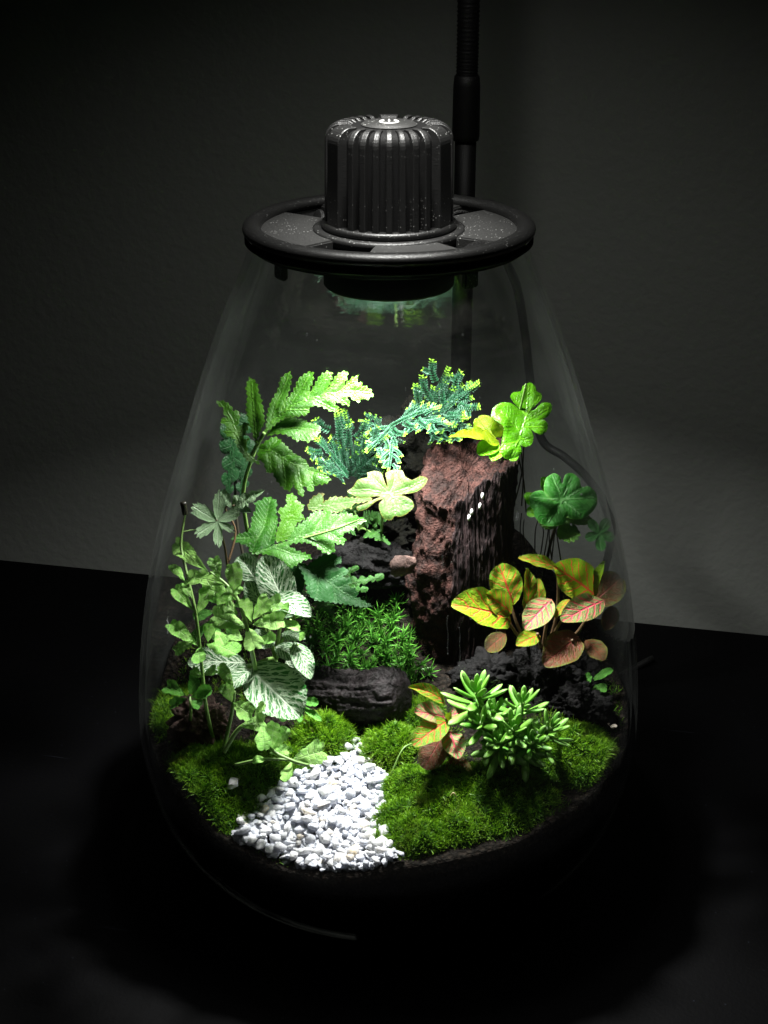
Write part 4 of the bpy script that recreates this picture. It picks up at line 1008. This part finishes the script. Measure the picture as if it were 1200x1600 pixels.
def make_white():
    b = PT(425, 1075)
    t = thing('white_veined_plant', b, 'white-veined dark green plant on the left, below the tall fern', 'plant')
    bb = tuple(b)
    for q in [(440, 965, -.02), (455, 968, -.024), (388, 1042, -.036), (465, 1008, -.034), (400, 910, -.01)]:
        stem(t, [bb, (430, 1030, -.022), q], .0009, .0007)
    L = lambda a, c, w_, nh=NH, **k: leaf(t, 'white', a, c, w_ * 1.04, 'acute', nh=nh, **k)
    L((452, 962, -.020), (408, 862, -.012), 38, (.15, -.8, .55), arch=.05)
    L((405, 912, -.012), (372, 866, -.008), 24, (-.1, -.8, .6))
    L((420, 935, -.020), (492, 966, -.036), 27, (.1, -.55, .82), arch=.1)
    L((382, 1038, -.032), (476, 1126, -.054), 50, (0.05, -.66, .75), arch=.05)
    L((460, 1002, -.032), (487, 1066, -.046), 21, (.2, -.75, .6), arch=.08)
    L((385, 1036, -.030), (286, 1036, -.036), 28, (0, -.6, .8))
    L((440, 990, -.028), (480, 1000, -.036), 15, (0, -.6, .8))
    L((430, 1000, -.026), (392, 1004, -.034), 22, (0, -.6, .8))
    L((446, 1030, -.03), (470, 1070, -.03), 24, (0, -.7, .7))
    L((440, 965, -.022), (470, 935, -.02), 18, (0, -.7, .7))
    L((425, 960, -.020), (380, 905, -.018), 22, (-.1, -.75, .6))
    L((430, 1010, -.028), (470, 1030, -.036), 20, (0, -.65, .75))
    L((400, 1040, -.034), (352, 1080, -.046), 20, (-.1, -.7, .7))
    leaf(t, 'young', (440, 968, -.030), (452, 940, -.034), 10, 'small'); leaf(t, 'young', (440, 970, -.030), (470, 985, -.040), 12, 'small')
    leaf(t, 'young', (468, 1002, -.04), (476, 988, -.042), 8, 'small')
make_white()

# ------------------------------------------------------------------ young climbing plant, front left
def make_young():
    b = PT(336, 1166)
    t = thing('climbing_fern', b, 'light green climbing plant with small lobed leaves on thin stems, front left', 'plant')
    y = -.046
    stem(t, [tuple(b), (322, 1105, y), (315, 1040, y), (306, 960, y), (291, 892, y), (283, 850, -.042), (290, 800, -.036)], .0008, .0004)
    stem(t, [(350, 1168, -.056), (362, 1115, -.056), (366, 1080, -.056)], .0008, .0006)
    stem(t, [(350, 1175, -.058), (376, 1136, -.058), (410, 1130, -.06), (424, 1170, -.066), (455, 1188, -.070), (482, 1196, -.070)], .0009, .0006)
    stem(t, [(368, 1195, -.066), (412, 1186, -.069), (455, 1188, -.070)], .0006, .0005)
    stem(t, [(402, 1060, -.03), (392, 1010, -.05), (386, 980, -.056), (372, 938, -.052), (352, 912, -.048), (328, 894, -.046)], .0009, .0005)
    bud = tube('bud', [P(289, 804, -.036), P(288, 795, -.036), P(286, 785, -.036)], .0010, .0012, 8, 3); link('bud', bud, MT['stemdark'], t)
    D = [((326, 893), (270, 844), 14), ((352, 914), (290, 902), 14), ((370, 938), (312, 916), 16), ((370, 933), (361, 878), 14), ((343, 905), (333, 871), 10),
         ((303, 955), (271, 916), 11), ((309, 958), (323, 928), 12), ((289, 909), (264, 882), 8), ((309, 1009), (263, 972), 12), ((304, 1002), (271, 1019), 10),
         ((312, 1010), (312, 1038), 11), ((322, 1006), (372, 1022), 18), ((325, 1003), (328, 973), 9), ((386, 981), (331, 961), 17), ((387, 980), (399, 1014), 15),
         ((395, 976), (445, 969), 15), ((393, 972), (381, 935), 11), ((395, 968), (421, 933), 14), ((365, 1073), (341, 1038), 10), ((362, 1097), (351, 1068), 11),
         ((364, 1098), (396, 1119), 16), ((398, 1118), (415, 1099), 8), ((376, 1135), (414, 1127), 14), ((410, 1131), (413, 1174), 12), ((424, 1172), (430, 1126), 12),
         ((428, 1171), (451, 1136), 11), ((421, 1177), (451, 1172), 9), ((455, 1189), (507, 1173), 18), ((455, 1190), (448, 1221), 11), ((416, 1185), (393, 1193), 7), ((452, 1186), (434, 1168), 9)]
    D += [((340, 950), (352, 925), 10), ((338, 985), (352, 1010), 11), ((345, 930), (378, 915), 11), ((300, 935), (286, 910), 8), ((318, 1060), (300, 1045), 8), ((318, 1055), (338, 1046), 9), ((372, 960), (352, 945), 10), ((408, 1000), (432, 1000), 12), ((405, 955), (440, 940), 13), ((380, 1000), (362, 990), 11)]
    for i, (a, c, w_) in enumerate(D):
        dp = y if a[1] < 1030 and a[0] < 340 else (-.054 if a[1] < 1030 else (-.058 if a[1] < 1125 else -.066))
        up = c[1] < a[1]
        leaf(t, 'young', (*a, dp), (*c, dp - (0.0 if up else .010)), w_ * 1.5, 'small', nh=(random.uniform(-.25, .25), -.68, .72 if not up else .6), roll=random.uniform(-15, 15), arch=.07, wav=.05, cup=random.uniform(-.1, .3))
make_young()
def make_young2():
    b = PT(296, 1140)
    t = thing('seedling', b, 'small mid-green seedling low against the glass at the far left', 'plant')
    stem(t, [tuple(b), (298, 1110, -.052), (296, 1088, -.052)], .0007, .0005)
    for a, c, w_ in [((291, 1087), (259, 1070), 13), ((295, 1085), (312, 1060), 15), ((297, 1090), (333, 1077), 11), ((293, 1092), (266, 1104), 10), ((296, 1094), (314, 1104), 10)]:
        leaf(t, 'youngdark', (*a, -.050), (*c, -.054), w_ * 1.4, 'small', roll=random.uniform(-12, 12))
make_young2()

def filler(name, base, label, leaves, m, kind='pinnate', n=5, cat='fern'):
    b = P(*base); t = thing(name, b, label, cat)
    for i, (tip, w_) in enumerate(leaves):
        T = PI(*tip); A = b.lerp(T, 0.28) + Vector((0, 0, 0.002))
        link('stem', tube('stem', [b, b.lerp(A, .5) + Vector((0, 0, .001)), A, A.lerp(T, .2)], .0006, .0004, 6, 4), MT['stem'], t)
        L = (T - A).length; W = w_ / FPX * depth(A) / L; _seed[0] += 1
        k = dict(KIND.get(kind, {})); k.update(dict(n=n, core=.4) if kind == 'pinnate' else {})
        link('leaf', (pinna_mesh if kind == 'pinnate' else blade_mesh)('leaf', W, seed=_seed[0], **k), MT[m], t, frame(A, T, (random.uniform(-.2, .2), -.7, .72), random.uniform(-15, 15)))
filler('shade_fern', (490, 935, .018), 'dark fern sprigs in the shade between the tall fern and the star moss', [((520, 868, .020), 22), ((560, 885, .012), 22), ((575, 920, .004), 18), ((470, 880, .02), 18), ((455, 925, .0), 20), ((520, 960, -.006), 20), ((600, 900, .012), 16)], 'fernmid')
filler('shade_fern', (560, 830, .036), 'dark fern sprigs behind the pale lobed leaf', [((520, 775, .036), 20), ((545, 765, .034), 18), ((590, 800, .03), 18), ((625, 800, .028), 16), ((530, 830, .026), 18), ((610, 850, .022), 18)], 'fernmid')
filler('creeping_plant', (905, 1085, .0), 'small green creeping plant among the black rocks at the right', [((880, 1050, -.004), 11), ((925, 1055, -.004), 12), ((950, 1075, -.004), 11), ((890, 1110, -.016), 12), ((930, 1120, -.016), 11), ((960, 1045, .0), 10)], 'youngdark', 'small', cat='plant')
filler('creeping_plant', (455, 1100, -.020), 'small leafy sprigs at the left end of the dark log', [((480, 1075, -.022), 11), ((500, 1100, -.028), 11), ((470, 1130, -.036), 11), ((440, 1130, -.036), 12), ((505, 1128, -.032), 9)], 'youngdark', 'small', cat='plant')
filler('creeping_plant', (350, 960, -.012), 'mid-green sprigs behind the light green climbing plant', [((320, 925, -.014), 13), ((335, 890, -.010), 13), ((375, 895, -.010), 13), ((300, 965, -.020), 13), ((395, 940, -.014), 14), ((330, 1000, -.024), 14), ((370, 1010, -.024), 14), ((290, 1010, -.020), 12)], 'youngdark', 'small', cat='plant')

# ------------------------------------------------------------------ succulent
def sedum_leaf():
    v = []; f = []; uv = []; nr, ns = 9, 8
    for i in range(nr + 1):
        t = i / nr; r = 0.02 + 0.112 * (math.sin(math.pi * min(1, (t * 0.93 + 0.04) ** 1.25)) ** 0.6 if 0 < i < nr else 0.0)
        if i == nr: r = 0.02
        for k in range(ns):
            th = 2 * math.pi * k / ns
            v.append((t, r * math.cos(th), 0.46 * r * math.sin(th) + 0.14 * t * t)); uv.append((t, k / ns))
    for i in range(nr):
        for k in range(ns):
            l = (k + 1) % ns; f.append((i * ns + k, i * ns + l, (i + 1) * ns + l, (i + 1) * ns + k))
    f.append(tuple(nr * ns + k for k in range(ns)))
    me = mesh('leaf', v, f, uv); me.materials.append(MT['sedum']); return me
def make_sedum():
    SL = sedum_leaf(); b = PT(775, 1185)
    t = thing('succulent', b, 'glossy green succulent with finger-shaped leaves, front right of centre', 'succulent')
    heads = [((745, 1082), -.050, 1.0, (0, -.1, 1)), ((817, 1098), -.052, .80, (.1, -.1, 1)), ((803, 1140), -.062, .85, (0, -.45, .9)), ((862, 1138), -.056, .72, (.3, -.2, .9)),
             ((772, 1112), -.054, .7, (-.1, -.3, .9)), ((750, 1130), -.060, .8, (-.3, -.5, .8)), ((835, 1160), -.064, .7, (.3, -.5, .8)), ((780, 1160), -.066, .7, (-.1, -.6, .8))]
    for (px, py), y, s, ax in heads:
        c = P(px, py, y); ax = Vector(ax).normalized()
        link('stem', tube('stem', [b + Vector(((c.x - b.x) * .3, (c.y - b.y) * .3, -.002)), (b + c) / 2 + Vector((0, 0, .002)), c], .0012, .0010, 8, 5), MT['stem'], t)
        u = ax.orthogonal().normalized(); w2 = ax.cross(u); n = 18; ph = random.random() * 6
        for i in range(n):
            q = i / (n - 1); th = i * 2.39996 + ph
            el = R(78 - 95 * q ** 0.75)
            d = (u * math.cos(th) + w2 * math.sin(th)) * math.cos(el) + ax * math.sin(el)
            A = c - ax * (0.0085 * q ** 1.3) + d * 0.0006; L = s * 0.0138 * (0.42 + 0.72 * q ** 0.6) * random.uniform(.88, 1.1)
            M = frame(A, A + d * L, ax if el < 1.2 else u, random.uniform(-15, 15))
            link('leaf', SL, None, t, M @ Matrix.Diagonal((1, 1.05 if q > .2 else 1.25, 1.1, 1)))
make_sedum()

# ------------------------------------------------------------------ moss
def blades(n, pos, nor, ln, wd, tilt, rs):
    d = nor + rs.normal(size=(n, 3)) * tilt; d /= np.linalg.norm(d, axis=1)[:, None]
    s = np.cross(d, rs.normal(size=(n, 3))); s /= np.linalg.norm(s, axis=1)[:, None]
    l = (ln * rs.uniform(.5, 1.2, n) * (1 + 0.55 * (rs.rand(n) > .93)))[:, None]; b = np.cross(d, s); bend = rs.uniform(-.35, .35, n)[:, None] * l
    p0 = pos - s * wd * .5; p1 = pos + s * wd * .5
    m0 = pos + d * l * .55 - s * wd * .42 + b * bend * .3; m1 = pos + d * l * .55 + s * wd * .42 + b * bend * .3; tp = pos + d * l + b * bend
    V = np.stack([p0, p1, m0, m1, tp], 1).reshape(-1, 3)
    k = np.arange(n)[:, None] * 5
    F = np.concatenate([np.concatenate([k, k + 1, k + 3, k + 2], 1)[:, None], ], 1).reshape(-1, 4)
    T = np.concatenate([k + 2, k + 3, k + 4], 1)
    r = rs.rand(n); uv = np.zeros((n, 5, 2)); uv[:, :, 1] = r[:, None]; uv[:, 2:4, 0] = .55; uv[:, 4, 0] = 1
    return V, F.tolist() + T.tolist(), uv.reshape(-1, 2)
def moss(px, py, rx, ry, h, n, ln, label, seed, rz=0.0, m='moss', tilt=.55, wd=.00030, name='moss_cushion', group='moss cushions'):
    rs = np.random.RandomState(seed); c = PT(px, py); cz = math.cos(rz); sz = math.sin(rz)
    def surf(u, v):
        x = c.x + rx * u * cz - ry * v * sz; y = c.y + rx * u * sz + ry * v * cz
        d = min(1, u * u + v * v); z = terr(x, y) + h * (1 - d) ** .6 - .0008 + (0.0034 * noise.noise(Vector((x * 190, y * 190, seed))) + 0.0014 * noise.noise(Vector((x * 520, y * 520, seed)))) * (1 - d)
        r = math.hypot(x, y); mx = rin(z) - .0035
        if r > mx: x *= mx / r; y *= mx / r
        return Vector((x, y, z))
    vs_ = [surf(0, 0)]; f = []; NA, NR = 36, 10
    for k in range(1, NR + 1):
        for i in range(NA):
            a = 2 * math.pi * i / NA; q = k / NR * (1 + .25 * noise.noise(Vector((math.cos(a) * 2, math.sin(a) * 2, seed)))); vs_.append(surf(q * math.cos(a), q * math.sin(a)))
    for i in range(NA): f.append((0, 1 + i, 1 + (i + 1) % NA))
    for k in range(NR - 1):
        for i in range(NA):
            j = (i + 1) % NA; a = 1 + k * NA; f.append((a + i, a + NA + i, a + NA + j, a + j))
    o = link(name, mesh(name, vs_, f), MT['mossbase']); tag(o, label, 'moss', group)
    pos = np.zeros((n, 3)); nor = np.zeros((n, 3)); e = .03
    for i in range(n):
        a = rs.rand() * 2 * math.pi; q = rs.rand() ** .5 * .99 * (1 + .25 * noise.noise(Vector((math.cos(a) * 2, math.sin(a) * 2, seed))))
        u, v = q * math.cos(a), q * math.sin(a)
        p = surf(u, v); p1 = surf(u * .97 + e, v * .97); p2 = surf(u * .97, v * .97 + e); p0 = surf(u * .97, v * .97)
        nn = (p1 - p0).cross(p2 - p0)
        if nn.length < 1e-12: nn = Vector((0, 0, 1))
        nn.normalize()
        if nn.z < 0: nn = -nn
        pos[i] = p - nn * .0004; nor[i] = nn
    V, F, UV = blades(n, pos, nor, ln, wd, tilt, rs)
    bl = link('moss_blades', mesh('moss_blades', V, F, UV, smooth=False), MT[m], o); bl['kind'] = 'stuff'
    return o
moss(606, 1178, .0120, .0115, .0105, 7800, 0.0025, 'bright round moss cushion at the tip of the gravel path', 1)
moss(508, 1162, .0125, .0105, .0085, 5400, 0.0033, 'shaggy moss cushion left of the gravel tip, below the log', 2, tilt=.5)
moss(672, 1275, .0250, .0190, .0085, 14250, 0.0027, 'large bright moss cushion along the right bank of the gravel', 3, rz=.55)
moss(340, 1225, .0230, .0200, .0080, 11400, 0.0031, 'dark olive moss cushion left of the gravel behind the lone pebble', 4, rz=-.5, tilt=.48)
moss(262, 1130, .0170, .0200, .0070, 6300, 0.0030, 'dim moss patch against the glass at the far left', 5, tilt=.45)
moss(905, 1180, .0170, .0150, .0080, 7800, 0.0027, 'moss cushion right of the succulent near the glass', 6, rz=.5)
moss(780, 1252, .0240, .0170, .0080, 9000, 0.0027, 'shaded moss bank in front of the succulent', 7, rz=.5)
for k_, (mx, my, mr, mh, lab_) in enumerate([(632, 1240, .0095, .0095, 'rounded moss tuft on the right bank nearest the gravel tip'), (655, 1318, .0100, .0085, 'rounded moss tuft at the front edge beside the gravel'), (722, 1300, .0105, .0080, 'rounded moss tuft at the front edge below the pink-veined plant'), (715, 1238, .0085, .0075, 'rounded moss tuft under the maroon leaves'), (925, 1165, .0085, .0080, 'rounded moss tuft nearest the glass on the right'), (305, 1205, .0100, .0090, 'rounded dark moss tuft beside the lone pebble'), (385, 1262, .0085, .0070, 'rounded dark moss tuft on the left bank of the gravel')]):
    moss(mx, my, mr, mr * .92, mh, 3600, .0021, lab_, 30 + k_, tilt=.6, wd=.00028)
moss(430, 1190, .0140, .0120, .0050, 4200, 0.0028, 'low moss patch under the light green runner', 8, tilt=.5)
moss(650, 1130, .0120, .0120, .0050, 3600, 0.0025, 'low moss patch between the log and the pink-veined plant', 9, tilt=.45)
moss(845, 1205, .0160, .0130, .0060, 4800, 0.0027, 'dim moss patch under the right side of the succulent', 10, rz=.5)

def shoot_mesh(seed):
    rs = np.random.RandomState(seed); n = 34
    h = rs.rand(n) ** .7; pos = np.zeros((n, 3)); pos[:, 2] = h * .75
    a = rs.rand(n) * 6.283; el = .15 + 1.15 * h ** 1.5
    nor = np.stack([np.cos(a) * np.cos(el), np.sin(a) * np.cos(el), np.sin(el)], 1)
    V, F, UV = blades(n, pos, nor, .62, .060, .06, rs)
    me = mesh('shoot', V, F, UV, smooth=False); me.materials.append(MT['starmoss']); return me
POLY = [(556, 1160), (575, 1185), (600, 1212), (606, 1240), (592, 1285), (606, 1325), (628, 1345), (590, 1356), (545, 1366), (500, 1364), (440, 1345), (366, 1312), (378, 1282), (425, 1242), (470, 1212), (530, 1190)]
def make_star_moss():
    SH = [shoot_mesh(40 + k) for k in range(5)]
    b = PT(560, 1000)
    t = thing('star_moss', b, 'spiky star moss carpet between the fern and the stump, above the log', 'moss')
    rs = random.Random(5); n = 0; pts = []
    poly = [(478, 948), (520, 930), (585, 925), (625, 930), (632, 975), (640, 1010), (668, 1036), (640, 1058), (600, 1050), (560, 1040), (500, 1035), (484, 1000)]
    tries = 0
    while n < 150 and tries < 6000:
        tries += 1
        px, py = rs.uniform(470, 675), rs.uniform(915, 1060)
        if not inside(px, py, poly): continue
        p = PT(px, py + 18)
        if any((p - q).length < .0036 for q in pts): continue
        pts.append(p); n += 1
        s = rs.uniform(.0075, .0115); d = Vector((rs.uniform(-.5, .5), rs.uniform(-.9, -.1), 1)).normalized()
        M = Matrix.Translation(p - Vector((0, 0, .0012))) @ d.to_track_quat('Z', 'Y').to_matrix().to_4x4() @ Matrix.Rotation(rs.uniform(0, 6.28), 4, 'Z') @ Matrix.Diagonal((s, s, s, 1))
        link('shoot', SH[n % 5], None, t, M)
make_star_moss()
def make_ground_moss():
    rs = np.random.RandomState(77); pos = []; n = 0
    while n < 13000:
        x, y = rs.uniform(-.1, .1), rs.uniform(-.1, .03); z = terr(x, y)
        if math.hypot(x, y) > rin(z) - .003: continue
        if noise.noise(Vector((x * 70, y * 70, 9))) < -.12: continue
        d = Vector((x, y, z)) - CAM; k = FPX / d.dot(FWD); px = 600 + d.x * k; py = 800 - d.dot(UP) * k
        if inside(px, py, POLY) or 470 < px < 900 and py < 1110: continue
        pos.append((x, y, z - .0003)); n += 1
    nor = np.tile(np.array([[0, 0, 1.0]]), (n, 1))
    V, F, UV = blades(n, np.array(pos), nor, .0027, .0003, .6, rs)
    o = link('ground_moss', mesh('ground_moss', V, F, UV, smooth=False), MT['moss']); tag(o, 'thin green moss growing over the soil', 'moss', kind='stuff')

make_ground_moss()

# ------------------------------------------------------------------ gravel path
def pebble_mesh(seed):
    rs = random.Random(seed); bm = bmesh.new()
    for _ in range(15):
        d = Vector((rs.gauss(0, 1), rs.gauss(0, 1), rs.gauss(0, 1))).normalized() * rs.uniform(.8, 1.05)
        bm.verts.new((d.x * 1.0, d.y * rs.uniform(.7, .95), d.z * .50))
    h = bmesh.ops.convex_hull(bm, input=bm.verts)
    bmesh.ops.delete(bm, geom=[g for g in h['geom_interior'] if isinstance(g, bmesh.types.BMVert)], context='VERTS')
    bmesh.ops.dissolve_limit(bm, angle_limit=R(14), verts=bm.verts, edges=bm.edges)
    bmesh.ops.bevel(bm, geom=bm.edges[:], offset=.20, segments=2, affect='EDGES', clamp_overlap=True)
    bmesh.ops.recalc_face_normals(bm, faces=bm.faces)
    me = bm_mesh('pebble', bm, True); me.materials.append(MT['pebble']); return me
PB = [pebble_mesh(100 + k) for k in range(12)]
def make_gravel():
    b = PT(500, 1280)
    t = thing('gravel_path', b, 'winding path of white quartz gravel in the foreground of the jar', 'gravel')
    rs = random.Random(11); pts = []; tries = 0; vs_ = []; fs = []
    def xf(p, s):
        q = Vector((rs.gauss(0, .38), rs.gauss(0, .38), 1)).normalized().to_track_quat('Z', 'Y').to_matrix().to_4x4()
        return Matrix.Translation(p) @ q @ Matrix.Rotation(rs.uniform(0, 6.28), 4, 'Z') @ Matrix.Diagonal((s * rs.uniform(.85, 1.25), s * rs.uniform(.8, 1.1), s * rs.uniform(.8, 1.2), 1))
    def ok(p, s):
        m_ = rin(p.z) - s - .0012; r = math.hypot(p.x, p.y)
        if r > m_: p.x *= m_ / r; p.y *= m_ / r
        return p
    while len(pts) < 300 and tries < 40000:
        tries += 1
        px, py = rs.uniform(360, 630), rs.uniform(1158, 1368)
        if not inside(px, py, POLY): continue
        s = rs.choice((.0022, .0028, .0033, .0037, .0043))
        p = ok(PT(px, py + 5), s); p.z = terr(p.x, p.y) + .0021 + rs.uniform(0, .0022)
        if any((p - q[0]).length < (s + q[1]) * .60 for q in pts): continue
        pts.append((p, s)); link('pebble', rs.choice(PB), None, t, xf(p, s))
    print('PEBBLES', len(pts))
    tries = 0; n = 0
    while n < 1300 and tries < 20000:
        tries += 1
        px, py = rs.uniform(360, 630), rs.uniform(1158, 1372)
        if not inside(px, py, POLY): continue
        s = rs.uniform(.0016, .0028); p = ok(PT(px, py + 4), s); p.z = terr(p.x, p.y) + rs.uniform(.0006, .0027); M = xf(p, s); me = rs.choice(PB); k = len(vs_)
        vs_ += [M @ v.co for v in me.vertices]; fs += [tuple(k + i for i in pl.vertices) for pl in me.polygons]; n += 1
    o = link('small_gravel', mesh('small_gravel', vs_, fs, smooth=False), MT['pebble'], t); o['kind'] = 'stuff'
    p = PT(365, 1250); 
    tag(link('pebble', PB[3], None, None, Matrix.Translation(p + Vector((0, -.003, .0095))) @ Matrix.Rotation(R(50), 4, 'X') @ Matrix.Rotation(R(40), 4, 'Z') @ Matrix.Diagonal((.0032, .0032, .0028, 1))), 'lone white pebble lying on the dark moss left of the gravel path', 'pebble')
    p = PT(960, 1135)
    tag(link('pebble', PB[5], None, None, Matrix.Translation(PI(960, 1135, -.03)) @ Matrix.Diagonal((.0021, .0019, .0017, 1))), 'small grey pebble by the glass at the far right', 'pebble')
make_gravel()

# ------------------------------------------------------------------ water streaks on the front of the glass
def make_drips():
    m = NT('water streak'); m.set(base=(0.75, 0.78, 0.78), rough=0.15, spec=0.8)
    tr = m.n('BsdfTransparent'); x = m.n('MixShader'); x.inputs[0].default_value = 0.14
    m.t.links.new(tr.outputs[0], x.inputs[1]); m.t.links.new(m.b.outputs[0], x.inputs[2]); m.t.links.new(x.outputs[0], m.out.inputs[0])
    def on_glass(px, py):
        d = ray(px, py); t = 0.38
        while t < 0.7:
            p = CAM + d * t
            if math.hypot(p.x, p.y) < rin(p.z) - 0.0001: return p
            t += 0.0006
        return p
    for px, y0, y1, r in ((699, 962, 1022, .00014), (718, 980, 1040, .00014), (775, 985, 1030, .00013), (567, 862, 888, .0003), (692, 868, 890, .0003), (808, 800, 812, .0003), (735, 940, 968, .0002), (262, 952, 990, .00016), (530, 395, 420, .00035)):
        link('water_streak', tube('water_streak', [on_glass(px + random.uniform(-1, 1), y) for y in np.linspace(y0, y1, 6)], r, r * 1.3, 6, 3), m.m, jar)
    rs = random.Random(3); drop = None
    for k in range(46):
        px, py = rs.uniform(300, 930), rs.uniform(480, 1150); p = on_glass(px, py)
        if drop is None:
            bm = bmesh.new(); bmesh.ops.create_icosphere(bm, subdivisions=1, radius=1); drop = bm_mesh('water_drop', bm, True); drop.materials.append(m.m)
        s_ = rs.uniform(.00018, .00042); link('water_drop', drop, None, jar, Matrix.Translation(p) @ Matrix.Diagonal((s_, s_, s_ * rs.uniform(1, 1.8), 1)))
make_drips()

# ------------------------------------------------------------------ dry bits lying on the moss
def make_litter():
    rs = random.Random(21)
    for i, (x0, y0, x1, y1, lab) in enumerate([(648, 1188, 610, 1228, 'pale dry runner arching from the pink-veined plant to the gravel'), (702, 1276, 714, 1278, 'short pale straw on the large bright moss cushion'), (470, 1150, 490, 1172, 'brown dry twig on the shaggy moss below the log')]):
        a, b = PT(x0, y0), PT(x1, y1); up = Vector((0, 0, .008 if i < 2 else .0075)); m_ = (a + b) / 2 + up * 1.35
        o = link('dry_stalk', tube('dry_stalk', [a + up, m_, b + up * (.6 if i == 0 else 1)], .00035, .00025, 5, 6), MT['stem' if i == 0 else 'straw'])
        tag(o, lab, 'stalk')
MT['straw'] = plain('straw', (0.35, 0.28, 0.14), 0.6)
make_litter()
